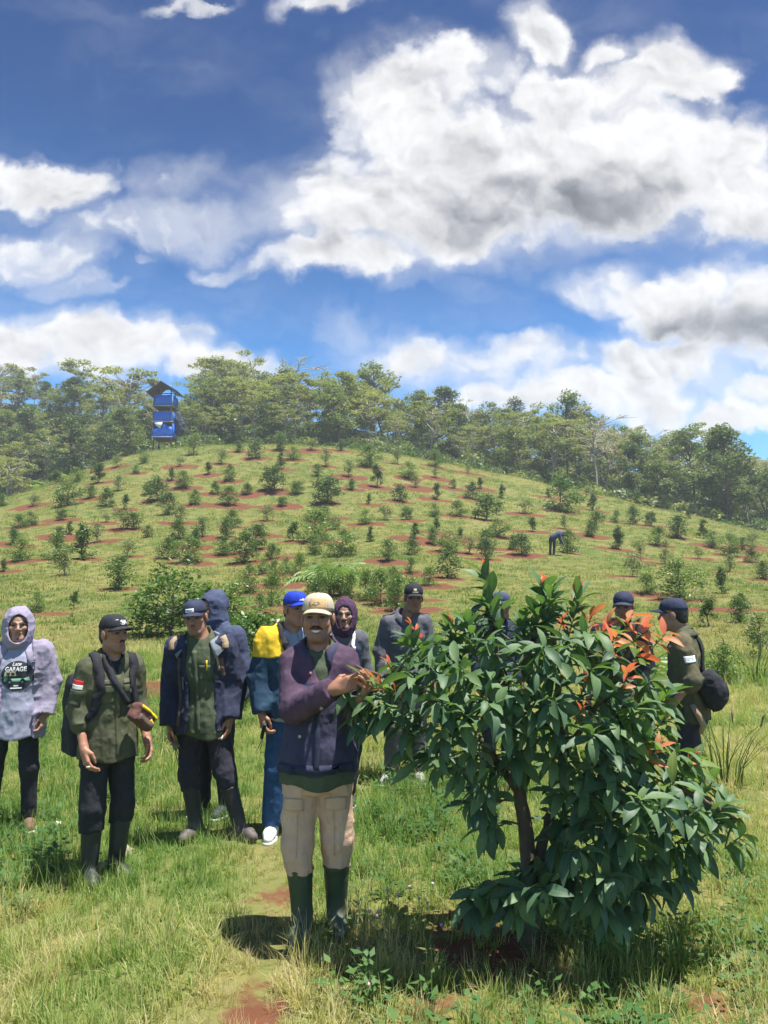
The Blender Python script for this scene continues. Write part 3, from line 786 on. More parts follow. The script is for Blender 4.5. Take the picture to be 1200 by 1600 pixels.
class Person:
    """figure in its own space: metres, facing -Y, feet on z = 0; 'l' joints are at -x (left in the photo), 'r' at +x"""
    def __init__(s, label, loc, rz=0, scale=1.0, **J):
        s.root = empty("person", loc, rz, scale); tag(s.root, label, 'person', 'visitors standing round the orchard tree'); s.root['label'] = label
        s.J = dict(shl=(-.163, 0, 1.345), shr=(.163, 0, 1.345), ell=(-.215, .02, 1.09), elr=(.215, .02, 1.09), wrl=(-.222, -.05, .86), wrr=(.222, -.05, .86),
                   hipl=(-.074, 0, .86), hipr=(.074, 0, .86), knl=(-.098, -.015, .46), knr=(.098, -.015, .46), anl=(-.105, .02, .09), anr=(.105, .02, .09),
                   head=(0, -.025, 1.555), yaw=0, pitch=0, roll=0, footl=.0, footr=.0, lean=(0, 0), girth=1.0)
        s.J.update(J); j = s.J
        j['hs'] = j.get('hs', 1.0) * .945; s.H = head_frame(j['head'], j['yaw'], j['pitch'], j['roll'], j['hs']); s.bv = {}
    # ---- torso field, with the figure's lean
    def L(s, P):
        lx, ly = s.J['lean']
        if lx or ly:
            t = np.clip(P[2] - .9, 0, 1); return (P[0] - lx * t, P[1] - ly * t, P[2])
        return P
    def P_(s, p):
        lx, ly = s.J['lean']; t = min(1, max(0, p[2] - .9)); return (p[0] + lx * t, p[1] + ly * t, p[2])
    def j(s, k): return s.P_(s.J[k]) if k[:2] in ('sh', ) else s.J[k]
    def torso(s, P, t=0.0, hem=.80, flare=.0, top=1.46):
        g = s.J['girth']; P = s.L(P)
        tab = [(hem - .02, .158 * g + t + flare, .120 * g + t + flare, 0), (.88, .158 * g + t + flare * .7, .120 * g + t + flare * .7, 0), (.99, .146 * g + t + flare * .2, .112 * g + t + flare * .2, -.004), (1.10, .150 * g + t, .113 * g + t, -.006),
               (1.22, .163 * g + t, .118 * g + t, -.004), (1.31, .155 * g + t, .104 * g + t, .004), (1.365, .115 * g + t, .082 + t, .008), (1.405, .070 + t, .064 + t * .8, .006), (top, .050 + t, .052 + t * .8, -.002)]
        if hem > .88: tab = [q for q in tab if q[0] < hem or q[0] > hem - .03]
        d = d_prof(P, sorted(tab))
        for a in ('l', 'r'):
            sh = s.J['sh' + a]
            d = smin(d, d_cap(P, (sh[0] * .92, sh[1], sh[2] - .005), (sh[0] * .35, sh[1] + .006, sh[2] + .045), .046 + t, .042 + t), .045)
        return d
    def sleeves(s, P, t=0.0, cut=(1.0, 1.0), ra=.058, rb=.047, rc=.040):
        o = None
        for a, c in zip('lr', cut):
            sh, el, wr = (np.array(s.j(k + a)) for k in ('sh', 'el', 'wr'))
            if c <= 0: continue
            e = el + (wr - el) * c
            d = smin(d_cap(P, sh, el, ra + t, rb + t), d_cap(P, el, e, rb + t, rc + t), .02)
            u = (wr - el) / np.linalg.norm(wr - el); pl = (P[0] - e[0]) * u[0] + (P[1] - e[1]) * u[1] + (P[2] - e[2]) * u[2]
            near = np.sqrt((P[0] - e[0]) ** 2 + (P[1] - e[1]) ** 2 + (P[2] - e[2]) ** 2) < .10
            d = np.where(near, np.maximum(d, pl), d)
            o = d if o is None else np.minimum(o, d)
        return o
    def bounds(s, keys, m):
        p = np.array([s.j(k) for k in keys]); return p.min(0) - m, p.max(0) + m
    def reg(s, name, mesh, mat):
        o = link(name, mesh, s.root)
        for m in (mat if isinstance(mat, (list, tuple)) else [mat]): mesh.materials.append(m)
        s.bv[name] = BVHTree.FromPolygons([tuple(v.co) for v in mesh.vertices], [tuple(p.vertices) for p in mesh.polygons]); return o
    # ---- the figure itself
    def body(s, tone='mid', hair=(.012, .010, .009), hands='lr', hl={}, hr={}, jaw=1.0, h=.0042, **face):
        B = Bag(); j = s.J; cols = []
        hc = np.array(j['head']); nb = np.array(s.P_((0, .0, 1.36)))
        lo, hi = np.minimum(hc, nb) - np.array([.14, .14, .06]), np.maximum(hc, nb) + np.array([.14, .14, .16])
        neck_top = np.array(s.H @ Vector((0, -.022, -.06)))
        def fn(P):
            p = to_local(P, s.H); d = head_sdf(p, jaw, face.get('smile', 0)) * j.get('hs', 1.0)
            return smin(d, d_cap(P, nb, neck_top, .066, .054), .03)
        v, q = sdf_mesh(lo, hi, h, fn); B.add((v, q))
        pl = to_local((v[:, 0], v[:, 1], v[:, 2]), s.H); cols.append(face_tone(pl, SKIN[tone], hair, **face))
        s.bv['head'] = BVHTree.FromPolygons(v.tolist(), q.tolist())
        for a, kw in (('l', hl), ('r', hr)):
            if a not in hands: continue
            kw = dict(kw); pn = kw.pop('palm', (1 if a == 'l' else -1, 0, 0)); th = kw.pop('thumb', 1 if a == 'l' else -1)
            vq = hand_verts(s.J['wr' + a], s.J['el' + a], pn, th, **kw); B.add(vq); cols.append(np.tile(np.array(SKIN[tone]) * np.array([1.0, .95, .93]), (len(vq[0]), 1)))
        # trunk, arms and legs under the clothes
        ks = ['shl', 'shr', 'ell', 'elr', 'wrl', 'wrr', 'hipl', 'hipr', 'knl', 'knr', 'anl', 'anr']
        lo, hi = s.bounds(ks, .1); hi[2] = 1.45
        def fb(P):
            d = s.torso(P, -.03, .82)
            for a in 'lr':
                sh, el, wr = s.j('sh' + a), s.j('el' + a), s.j('wr' + a)
                d = smin(d, d_cap(P, sh, el, .038, .026), .02); d = smin(d, d_cap(P, el, wr, .026, .025), .008)
                d = smin(d, d_cap(P, j['hip' + a], j['kn' + a], .070, .050), .03); d = smin(d, d_cap(P, j['kn' + a], j['an' + a], .048, .036), .02)
            return d
        v, q = sdf_mesh(lo, hi, .016, fb); B.add((v, q)); cols.append(np.tile(np.array(SKIN[tone]), (len(v), 1)))
        me = B.mesh('body'); c = np.concatenate(cols); a = me.color_attributes.new('tone', 'FLOAT_COLOR', 'POINT')
        if len(me.vertices) == len(c): a.data.foreach_set('color', np.column_stack([c, np.ones(len(c))]).astype(np.float32).ravel())
        me.materials.append(skin_mat('all')); return link('body', me, s.root)
    def face(s, tash=0, goatee=0, brow=1.0, open_=1.0):
        """eyes, brows and beard as small pieces lying on the head"""
        H3 = s.H.to_3x3().normalized(); fw = H3 @ Vector((0, -1, 0)); k = s.J['hs']
        al = [(-1, -.08), (-.6, .26), (0, .38), (.6, .30), (1, .02), (.6, -.22), (0, -.30), (-.6, -.24)]
        for sx in (-1, 1):
            c = s.H @ Vector((sx * .032, .13, .0085)); m_ = lambda pts: [(x * -sx, y) for x, y in pts] if sx > 0 else pts
            e = s.poly('eye', 'head', [(x, y * 1.25 * open_ + .12) for x, y in m_(al)], c, .0150 * k, fw, M['lash'], off=.0012)
            s.poly('sclera', 'head', [(x, y * .8 * open_) for x, y in m_(al)], c, .0118 * k, fw, M['sclera'], off=.0022, parent=e)
            s.disc('iris', 'head', c, .0105 * k, .0088 * k * open_, fw, M['lash'], off=.0032, n=10, parent=e)
            b = s.H @ Vector((sx * .034, .13, .029))
            s.poly('eyebrow', 'head', m_([(-1, -.22), (-.5, .16), (.2, .26), (1, -.05), (.2, .02), (-.5, -.14)]), b, .0195 * k * brow, fw, M['hair'], off=.002, )
        if tash: s.poly('moustache', 'head', [(-1, -.40), (-.78, -.02), (-.3, .26), (0, .18), (.3, .26), (.78, -.02), (1, -.40), (.7, -.30), (.25, -.14), (0, -.20), (-.25, -.14), (-.7, -.30)], s.H @ Vector((0, .14, -.041)), .034 * k * tash, fw, M['hair'], off=.0045)
        if goatee: s.poly('goatee', 'head', [(-.7, .5), (0, .62), (.7, .5), (.85, -.2), (.4, -.8), (-.4, -.8), (-.85, -.2)], s.H @ Vector((0, .14, -.092)), .017 * k * goatee, fw, M['hair'], off=.003)
    # ---- clothes
    def top(s, name, mat, t=.012, hem=.80, flare=.01, cut=(.93, .93), opening=None, h=.009, fold=.005, seed=0, neck=.066, ra=.055, rb=.046, rc=.040, extra=None, hemtilt=0, sleeves=True, mat2=None):
        t = t * .62
        lo, hi = s.bounds(['shl', 'shr', 'ell', 'elr', 'wrl', 'wrr'] if sleeves else ['shl', 'shr'], .11)
        lo = np.minimum(lo, (-.30, -.24, hem - .05)); hi = np.maximum(hi, (.30, .24, 1.50)); lo[2] = min(lo[2], hem - .05)
        def fn(P):
            d = s.torso(P, t, hem - .05, flare)
            d = np.maximum(d, hem + hemtilt * P[0] + .012 * np.sin(P[0] * 23 + seed) - P[2])
            Q = s.L(P)
            if opening: d = smax(d, -opening(Q), .012)
            if sleeves: d = smin(d, s.sleeves(P, t, cut, ra, rb, rc), .028)
            d = d + folds(P, fold, (8, 8, 5), seed)
            if extra: d = extra(P, d)
            Q = s.L(P)
            d = smax(d, -d_cap(Q, (0, -.012, 1.415), (0, -.10, 1.62), neck, .11), .01)
            return d
        o = s.reg(name, Bag_of(sdf_mesh(lo, hi, h, fn), name), mat)
        if mat2:
            me = o.data; me.materials.append(mat2); cs = np.empty(len(me.polygons) * 3, np.float32); me.polygons.foreach_get('center', cs); cs = cs.reshape(-1, 3); P = (cs[:, 0], cs[:, 1], cs[:, 2])
            k = (s.sleeves(P, t, cut, ra, rb, rc) < s.torso(P, t, hem - .05, flare) - .004) | (cs[:, 2] > 1.24 + .25 * np.abs(cs[:, 0]) * 0)
            me.polygons.foreach_set('material_index', k.astype(np.int32))
        return o
    def trousers(s, mat, t=.012, waist=.96, cuff=.06, rk=.062, ra_=.052, h=.009, fold=.006, seed=3, cuffs=None, rh=.074, crotch=.80):
        lo, hi = s.bounds(['hipl', 'hipr', 'knl', 'knr', 'anl', 'anr'], .13); hi[2] = waist + .03; t = t * .6
        j = s.J; g = j['girth']
        def fn(P):
            tab = [(crotch - .06, .150 * g + t, .105 * g + t, .004), (crotch + .02, .150 * g + t, .110 * g + t, .004), (.90, .146 * g + t, .108 * g + t, .002), (1.0, .138 * g + t, .100 * g + t, -.004)]
            d = d_prof(P, tab); legs = None
            for i, a in enumerate('lr'):
                cf = cuffs[i] if cuffs else cuff
                hp, kn, an = (np.array(j[k + a]) for k in ('hip', 'kn', 'an'))
                u = (an - kn) / np.linalg.norm(an - kn); e = an
                if cf > .12: e = kn + (an - kn) * min(1, max(0, (kn[2] - cf) / (kn[2] - an[2])))
                q = smin(d_cap(P, hp, kn, rh + t, rk + t), d_cap(P, kn, e, rk + t, ra_ + t), .02)
                pl = (P[0] - e[0]) * u[0] + (P[1] - e[1]) * u[1] + (P[2] - e[2]) * u[2]
                q = np.where(np.sqrt((P[0] - e[0]) ** 2 + (P[1] - e[1]) ** 2 + (P[2] - e[2]) ** 2) < .16, np.maximum(q, pl), q)
                legs = q if legs is None else smin(legs, q, .006)
            d = smin(d, legs, .03)
            return np.maximum(d + folds(P, fold, (9, 9, 6), seed), P[2] - waist)
        return s.reg('trousers', Bag_of(sdf_mesh(lo, hi, h, fn), 'trousers'), mat)
    def boots(s, mat, top=.34, name='boot', r=.056, h=.007, sole=None):
        j = s.J
        for a in 'lr':
            kn, an = np.array(j['kn' + a]), np.array(j['an' + a]); ft = j['foot' + a]
            fx, fy = math.sin(ft), -math.cos(ft); z0 = an[2] - .09
            heel = an + np.array([-fx * .035, -fy * .035, -.045]); toe = an + np.array([fx * .135, fy * .135, -.053]); ball = an + np.array([fx * .09, fy * .09, -.045])
            tp = an + (kn - an) * ((top - an[2]) / (kn[2] - an[2])); u = (kn - an) / np.linalg.norm(kn - an)
            p = np.array([heel, toe, tp, an]); lo, hi = p.min(0) - .09, p.max(0) + .09; lo[2] = z0 - .02
            def fn(P):
                d = d_cap(P, an, tp, r * .84, r * 1.08); pl = (P[0] - tp[0]) * u[0] + (P[1] - tp[1]) * u[1] + (P[2] - tp[2]) * u[2]
                rim = np.maximum(np.abs(d - .000) - .004, np.abs(pl + .008) - .008)
                d = smax(d, pl, .004)
                f = smin(d_cap(P, heel, ball, .042, .043), d_cap(P, ball, toe, .043, .034), .02)
                d = smin(d, f, .035); d = np.minimum(d, rim)
                d = d + folds(P, .0022, (14, 14, 16), 5)
                return np.maximum(d, z0 - P[2])
            s.reg(name, Bag_of(sdf_mesh(lo, hi, h, fn), name), mat)
    def shoes(s, mat, solemat, name='shoe'):
        j = s.J
        for a in 'lr':
            an = np.array(j['an' + a]); ft = j['foot' + a]; fx, fy = math.sin(ft), -math.cos(ft); z0 = an[2] - .09
            heel = an + np.array([-fx * .045, -fy * .045, -.045]); toe = an + np.array([fx * .155, fy * .155, -.055]); ball = an + np.array([fx * .09, fy * .09, -.042])
            p = np.array([heel, toe, an]); lo, hi = p.min(0) - .08, p.max(0) + .08; lo[2] = z0 - .02
            def fn(P):
                f = smin(d_cap(P, heel, ball, .038, .042), d_cap(P, ball, toe, .042, .03), .02)
                f = smin(f, d_cap(P, an + np.array([0, 0, -.03]), an + np.array([0, 0, .01]), .042, .040), .03)
                return np.maximum(f, z0 + .018 - P[2])
            o = s.reg(name, Bag_of(sdf_mesh(lo, hi, .006, fn), name), mat)
            def fs(P):
                f = smin(d_cap(P, heel * [1, 1, 0] + [0, 0, z0 + .01], ball * [1, 1, 0] + [0, 0, z0 + .01], .044, .048), d_cap(P, ball * [1, 1, 0] + [0, 0, z0 + .01], toe * [1, 1, 0] + [0, 0, z0 + .01], .048, .036), .02)
                return np.maximum(f, np.abs(P[2] - z0 - .011) - .011)
            sm = Bag_of(sdf_mesh(lo, hi, .006, fs), 'sole'); sm.materials.append(solemat); link('sole', sm, o)
    def collar(s, mat, name='collar', r=.071, h=.045, flare=.018, gap=.5, z=1.405, fold=True, tip=.03, lift=0):
        """turned collar, open in front by the angle gap"""
        r = r * 1.06; n = 40; rows = [(r * .93, z + .012, 0), (r * .97, z + h * .9, 0), (r * 1.05, z + h, 0)]
        if fold: rows += [(r * 1.17, z + h * .6, 0), (r * 1.30 + flare, z + h * .05, 1)]
        vs = []; fs = []
        for i in range(n + 1):
            a = gap / 2 + (2 * math.pi - gap) * i / n; c, sn = math.sin(a), -math.cos(a)
            e = max(0, 1 - min(i, n - i) / 6)
            for (rr, zz, k) in rows:
                zz2 = zz - .030 * (.5 - .5 * sn) * 1.0 - .022 * e * e - (tip * e if k else 0) + lift * (.5 + .5 * sn)
                vs.append(s.P_((c * rr * 1.02, sn * rr * .98 + .0, zz2)))
        k = len(rows)
        for i in range(n):
            for m_ in range(k - 1): fs.append((i * k + m_, (i + 1) * k + m_, (i + 1) * k + m_ + 1, i * k + m_ + 1))
        o = mesh_obj(name, vs, fs, mat, s.root); md = o.modifiers.new('thick', 'SOLIDIFY'); md.thickness = .005; md.offset = 0; return o
    def cap(s, mat, brimmat=None, under=None, tilt=.0, back=True, dome=1.0, blen=.075):
        """baseball cap: six-panel crown with button, curved peak"""
        M = s.H @ Matrix.Translation((0, 0, .036)) @ Matrix.Rotation(tilt, 4, 'X')
        vs = []; fs = []; n, mrow = 36, 9
        for i in range(mrow + 1):
            ph = math.pi / 2 * i / mrow; rr = math.cos(ph) ** .62 if i < mrow else 0; zz = math.sin(ph) ** .92
            for k in range(n):
                a = 2 * math.pi * k / n; ins = 1 - .02 * max(0, 1 - abs(((a - math.pi / 6) % (math.pi / 3)) - math.pi / 6) * 9) * (i > 0)
                fr_ = max(0, math.sin(a))
                vs.append((math.cos(a) * .0800 * rr * ins, -.012 + math.sin(a) * (.1000 + .004 * fr_) * rr * ins, zz * .090 * dome * ins + .012 * fr_ * (1 - i / mrow)))
        for i in range(mrow):
            for k in range(n): fs.append((i * n + k, i * n + (k + 1) % n, (i + 1) * n + (k + 1) % n, (i + 1) * n + k))
        vs = xf(np.array(vs), M); o = mesh_obj('cap', vs, fs, mat, s.root); md = o.modifiers.new('thick', 'SOLIDIFY'); md.thickness = .004; md.offset = 1
        s.bv['cap'] = BVHTree.FromPolygons(vs.tolist(), fs); s.capM = M
        bv = []; bf = []; nu, nv = 18, 6
        for i in range(nu + 1):
            t = -1 + 2 * i / nu; a = math.pi / 2 - t * 1.16
            for k in range(nv + 1):
                q = k / nv; ext = blen * math.sqrt(max(0, 1 - (abs(t) ** 2.6)))
                x = math.cos(a) * .080 * (1 - .04 * q); y = -.012 + math.sin(a) * .103 + ext * q
                z = .008 + .012 * max(0, math.sin(a)) - .024 * t * t - .010 * q * (1 - .2 * abs(t)) - .0 * q
                bv.append((x, y, z))
        for i in range(nu):
            for k in range(nv): a = i * (nv + 1) + k; bf.append((a, a + nv + 1, a + nv + 2, a + 1))
        b = mesh_obj('brim', xf(np.array(bv), M), bf, [brimmat or mat], o); md = b.modifiers.new('thick', 'SOLIDIFY'); md.thickness = .005; md.offset = 0
        B = MB(); c = M @ Vector((0, -.012, .092 * dome)); B.tube([c - Vector((0, 0, .004)), c + Vector((0, 0, .004)), c + Vector((0, 0, .006))], [.008, .007, .001], 8); B.build('button', mat, o)
        return o
    def hair(s, mat, kind='short', h=.006):
        def fn(P):
            p = to_local(P, s.H); d = d_ell(p, (0, -.016, .036), (.0775, .0985, .093))
            d = smin(d, d_ell(p, (0, -.055, -.03), (.062, .05, .06)), .03)
            lim = p[2] - (.055 + .0 * p[0]) ; face = np.maximum(p[1] + .005 - .6 * np.maximum(p[2] - .04, 0) * 2.2, -(p[2] - .085))
            keep = np.minimum(-(p[1] - .005) - .12 * 0, 1)
            cutf = np.minimum(.078 - p[2], p[1] - .0)            # in front and below the hairline
            d = smax(d, cutf * 1.0, .012) if kind == 'short' else smax(d, np.minimum(.060 - p[2], p[1] - .012), .012)
            d = smax(d, -.075 - p[2], .01)
            return d + folds(P, .0025, (60, 60, 40), 3)
        c = np.array(s.J['head']); me = Bag_of(sdf_mesh(c - .16, c + .16, h, fn), 'hair'); me.materials.append(mat); return link('hair', me, s.root)
    def hood(s, mat, name='hood', open_r=(.066, .105, .112), open_c=(0, .115, -.005), r=(.106, .122, .140), c=(0, -.022, .012), seed=1, drop=.0, sag=(0, 0, 0), h=.007, tail=True):
        nb = np.array(s.P_((0, .01, 1.40)))
        def fn(P):
            p = to_local(P, s.H); d = d_ell(p, c, r)
            d = smin(d, d_ell(p, (0, .01, -.085), (r[0] * .90, r[1] * .86, .10)), .05)
            if tail: d = smin(d, d_cap(P, nb, nb + [0, -.01, .06], .098, .088), .04)
            if drop: d = smin(d, d_cap(p, (0, -.07, .10), (0, -.11, .03), .055, .05), .05)
            d = d + folds(P, .006, (11, 11, 9), seed)
            inner = d + .013
            d = np.maximum(d, -np.maximum(inner, -(p[2] + .12)))
            return smax(d, -d_ell(p, open_c, open_r), .006)
        cc = np.array(s.J['head']); return s.reg(name, Bag_of(sdf_mesh(cc - [.2, .2, .27], cc + [.2, .2, .2], h, fn), name), mat)
    # ---- flat things lying on a garment
    def decal(s, name, target, verts2, faces, origin, ux, uz, dir_, mat, off=.003, thick=.0, parent=None, mats=None, midx=None):
        """2-D shape laid on to the target surface: origin + ux*x + uz*y, moved along dir_ until it touches"""
        o3 = Vector(origin); ux = Vector(ux); uz = Vector(uz); dd = Vector(dir_).normalized(); bv = s.bv[target]; vs = []
        for (x, y) in verts2:
            p = o3 + ux * x + uz * y; hitp = bv.ray_cast(p - dd * .25, dd, .8)
            if hitp[0] is None: n_ = bv.find_nearest(p); q = n_[0] if n_[0] is not None else p
            else: q = hitp[0]
            vs.append(q - dd * off)
        ob = mesh_obj(name, vs, faces, mats or mat, parent or s.root)
        if midx: ob.data.polygons.foreach_set('material_index', midx)
        if thick: md = ob.modifiers.new('thick', 'SOLIDIFY'); md.thickness = thick; md.offset = 0
        return ob
    def rect(s, name, target, c, w, h, dir_, mat, up=(0, 0, 1), off=.003, thick=.004, n=(6, 6), rot=0, round_=0, shape=None, parent=None):
        d = Vector(dir_).normalized(); u = Vector(up); ux = d.cross(u).normalized(); uz = ux.cross(d).normalized()
        if rot: ux, uz = ux * math.cos(rot) + uz * math.sin(rot), uz * math.cos(rot) - ux * math.sin(rot)
        vs = []; fs = []
        for j_ in range(n[1] + 1):
            for i in range(n[0] + 1):
                x = (i / n[0] - .5) * w; y = (j_ / n[1] - .5) * h
                if shape: x, y = shape(x / w, y / h); x *= w; y *= h
                vs.append((x, y))
        for j_ in range(n[1]):
            for i in range(n[0]): a = j_ * (n[0] + 1) + i; fs.append((a, a + 1, a + n[0] + 2, a + n[0] + 1))
        return s.decal(name, target, vs, fs, c, ux, uz, d, mat, off, thick, parent)
    def disc(s, name, target, c, w, h, dir_, mat, off=.003, n=28, thick=0, rot=0, parent=None):
        d = Vector(dir_).normalized(); ux = d.cross(Vector((0, 0, 1))).normalized(); uz = ux.cross(d).normalized()
        vs = [(0, 0)]; fs = []; R_ = 4
        for r_ in range(1, R_ + 1):
            for k in range(n): t = 2 * math.pi * k / n; vs.append((w / 2 * r_ / R_ * math.cos(t), h / 2 * r_ / R_ * math.sin(t)))
        for k in range(n): fs.append((0, 1 + k, 1 + (k + 1) % n))
        for r_ in range(R_ - 1):
            b = 1 + r_ * n
            for k in range(n): fs.append((b + k, b + n + k, b + n + (k + 1) % n, b + (k + 1) % n))
        return s.decal(name, target, vs, fs, c, ux, uz, d, mat, off, thick, parent)
    def text(s, name, target, body, c, size, dir_, mat, off=.005, rot=0, bold=0, parent=None, sx=1.0, up=(0, 0, 1), shear=0):
        cu = bpy.data.curves.new('t', 'FONT'); cu.body = body; cu.size = size; cu.align_x = 'CENTER'; cu.align_y = 'CENTER'; cu.offset = bold; cu.resolution_u = 3; cu.shear = shear
        to = bpy.data.objects.new('t', cu); COL.objects.link(to); bpy.context.view_layer.update()
        me = bpy.data.meshes.new_from_object(to.evaluated_get(bpy.context.evaluated_depsgraph_get())); bpy.data.objects.remove(to)
        vs = [(v.co.x * sx, v.co.y) for v in me.vertices]; fs = [tuple(p.vertices) for p in me.polygons]
        d = Vector(dir_).normalized(); ux = d.cross(Vector(up)).normalized(); uz = ux.cross(d).normalized()
        if rot: ux, uz = ux * math.cos(rot) + uz * math.sin(rot), uz * math.cos(rot) - ux * math.sin(rot)
        return s.decal(name, target, vs, fs, c, ux, uz, d, mat, off, 0, parent)
    def poly(s, name, target, pts, c, size, dir_, mat, off=.005, parent=None, rot=0):
        """filled outline, points in units of size"""
        from mathutils.geometry import tessellate_polygon
        v = [Vector((x, y, 0)) for x, y in pts]; fs = [tuple(t) for t in tessellate_polygon([v])]
        d = Vector(dir_).normalized(); ux = d.cross(Vector((0, 0, 1))).normalized(); uz = ux.cross(d).normalized()
        if rot: ux, uz = ux * math.cos(rot) + uz * math.sin(rot), uz * math.cos(rot) - ux * math.sin(rot)
        return s.decal(name, target, [(x * size, y * size) for x, y in pts], fs, c, ux, uz, d, mat, off, 0, parent)
    def strap(s, name, target, path, width, mat, off=.006, thick=.004, parent=None, n=24, world=False):
        """band laid over a garment along the way points"""
        bv = s.bv[target]; P = [Vector(p) for p in path]; pts = []
        seg = [0]
        for a, b in zip(P, P[1:]): seg.append(seg[-1] + (b - a).length)
        for i in range(n + 1):
            t = seg[-1] * i / n; k = max(q for q in range(len(P) - 1) if seg[q] <= t + 1e-9); u = (t - seg[k]) / max(1e-6, seg[k + 1] - seg[k])
            p = P[k].lerp(P[k + 1], min(1, u)); loc = None
            if p.y <= -.19: loc, nr, _, _ = bv.ray_cast(p, Vector((0, 1, 0)), .4)
            if loc is None: loc, nr, _, _ = bv.find_nearest(p)
            elif nr.y > 0: nr = -nr
            if loc is None or (loc - p).length > .26: loc, nr = p, Vector((0, -1, 0))
            pts.append((loc + nr * off, nr))
        vs = []; fs = []
        for i, (p, nr) in enumerate(pts):
            d = (pts[min(i + 1, n)][0] - pts[max(i - 1, 0)][0]).normalized(); sd_ = d.cross(nr).normalized()
            vs += [p - sd_ * width / 2, p + sd_ * width / 2]
        for i in range(n): fs.append((2 * i, 2 * i + 1, 2 * i + 3, 2 * i + 2))
        if world: vs = [s.root.matrix_basis @ v for v in vs]
        o = mesh_obj(name, vs, fs, mat, parent if (parent or world) else s.root); md = o.modifiers.new('thick', 'SOLIDIFY'); md.thickness = thick; md.offset = 0; return o
def Bag_of(vq, name): return np_mesh(name, *vq)
# ============================================================ WHO STANDS WHERE
M = dict(
 purple=cloth('purple_jacket', (0.088, 0.052, 0.088), (0.062, 0.038, 0.068), 26), pnavy=cloth('purple_navy_cloth', (0.051, 0.051, 0.100), (0.036, 0.036, 0.074), 26), navy=cloth('navy_cloth', (0.036, 0.044, 0.083), (0.024, 0.029, 0.059), 26),
 olive=cloth('olive_cloth', (0.090, 0.096, 0.056), (0.065, 0.071, 0.042), 30), dolive=cloth('dark_olive_cloth', (0.079, 0.100, 0.059), (0.059, 0.076, 0.047), 30),
 khaki=cloth('khaki_cloth', (.60, .405, .295), (.52, .345, .25), 24), black=cloth('black_cloth', (0.028, 0.029, 0.037), (0.020, 0.022, 0.028), 26),
 tan=cloth('tan_cap_cloth', (.50, .43, .33), (.44, .37, .28), 60, bump=.12), tanpatch=cloth('orange_tan_print', (.52, .34, .17), (.46, .31, .17), 60, bump=.1),
 lav=cloth('lavender_cloth', (.285, .255, .35), (.255, .228, .315), 24), tee=cloth('pale_lavender_tee', (.30, .31, .42), (.27, .28, .385), 24, bump=.15),
 yellow=cloth('yellow_cloth', (.70, .47, .03), (.60, .40, .025), 24), teal=cloth('dark_teal_navy', (0.024, 0.059, 0.104), (0.018, 0.044, 0.083), 26),
 blue=cloth('royal_blue_cap', (.018, .050, .48), (.014, .040, .38), 60, bump=.12), jean=cloth('blue_jeans', (0.028, 0.078, 0.194), (0.019, 0.056, 0.147), 60),
 djean=cloth('dark_jeans', (.034, .033, .048), (.025, .025, .038), 50), plum=cloth('plum_cloth', (.075, .036, .078), (.06, .029, .064), 26), blueg=cloth('slate_blue_cloth', (0.062, 0.078, 0.139), (0.046, 0.059, 0.112), 26),
 grey=cloth('grey_cloth', (0.109, 0.112, 0.132), (0.085, 0.087, 0.105), 28), lgrey=cloth('grey_lining', (.20, .225, .255), (.165, .185, .215), 28), greytr=cloth('warm_grey_trousers', (.145, .125, .125), (.115, .10, .10), 28),
 lblue=cloth('pale_blue_shirt', (.26, .29, .36), (.21, .235, .30), 30), lash=plain('dark_eye', (.012, .009, .008), .4, var=.1), sclera=plain('eye_white', (.11, .095, .085), .5, var=.05), white=plain('white_print', (.78, .78, .76), .7, var=.04), beige=cloth('beige_panel', (.36, .26, .17), (.30, .215, .14), 30),
 brown=cloth('brown_strip', (0.132, 0.085, 0.070), (0.101, 0.067, 0.056), 30), bagbr=cloth('brown_bag', (0.132, 0.062, 0.054), (0.101, 0.050, 0.043), 40), zipy=plain('yellow_zip', (.72, .48, .02), .6, var=.08),
 red=plain('red_print', (.62, .03, .03), .7, var=.06), camo=cloth('camouflage_cloth', (0.112, 0.096, 0.056), (0.046, 0.065, 0.043), 9, bump=.15),
 hair=plain('black_hair', (.010, .009, .009), .55, var=.4, scale=90), dark=plain('dark_print', (.022, .030, .042), .75, var=.1), green=plain('green_print', (.085, .22, .155), .7, var=.1), cream=plain('cream_print', (.58, .52, .36), .7, var=.05),
 metal=plain('metal_stud', (.40, .40, .39), .45, .2, var=.05), rubber=plain('rubber_sole', (.55, .55, .54), .8, var=.1), whiteshoe=plain('white_shoe', (.72, .72, .72), .7, var=.06), greyshoe=plain('grey_shoe', (.30, .29, .30), .8), brownshoe=plain('brown_shoe', (.14, .085, .05), .8),
 skyblue=plain('sky_blue_print', (.20, .48, .72), .7, var=.05), olivel=cloth('light_olive_tape', (.135, .135, .095), (.12, .12, .085), 40))
def bootmat(name, c, dust, zt):
    m_, N, b = new_mat(name); tcn = N.new('ShaderNodeTexCoord').outputs['Object']; sp = N.new('ShaderNodeSeparateXYZ'); N.l.new(tcn, sp.inputs[0])
    nz = N.noise(tcn, 14, 5, .6)
    f = N.ramp(N.math('MULTIPLY_ADD', nz, .22, sp.outputs[2]), .06, zt, .85, 0.0)     # dried mud on the feet
    c1 = N.mix(nz, col4(c), col4(tuple(q * .7 for q in c)))
    N.l.new(N.mix(f, c1, col4(dust)), b.inputs['Base Color']); N.l.new(N.math('MULTIPLY_ADD', f, .4, .45), b.inputs['Roughness'])
    b.inputs['Specular IOR Level'].default_value = .4
    return m_
M['gboot'] = bootmat('green_rubber_boot', (.045, .075, .042), (.14, .15, .12), .34)
M['kboot'] = bootmat('black_rubber_boot', (.026, .035, .040), (.13, .12, .095), .26)
M['dboot'] = bootmat('navy_rubber_boot', (.032, .032, .042), (.17, .14, .12), .32)

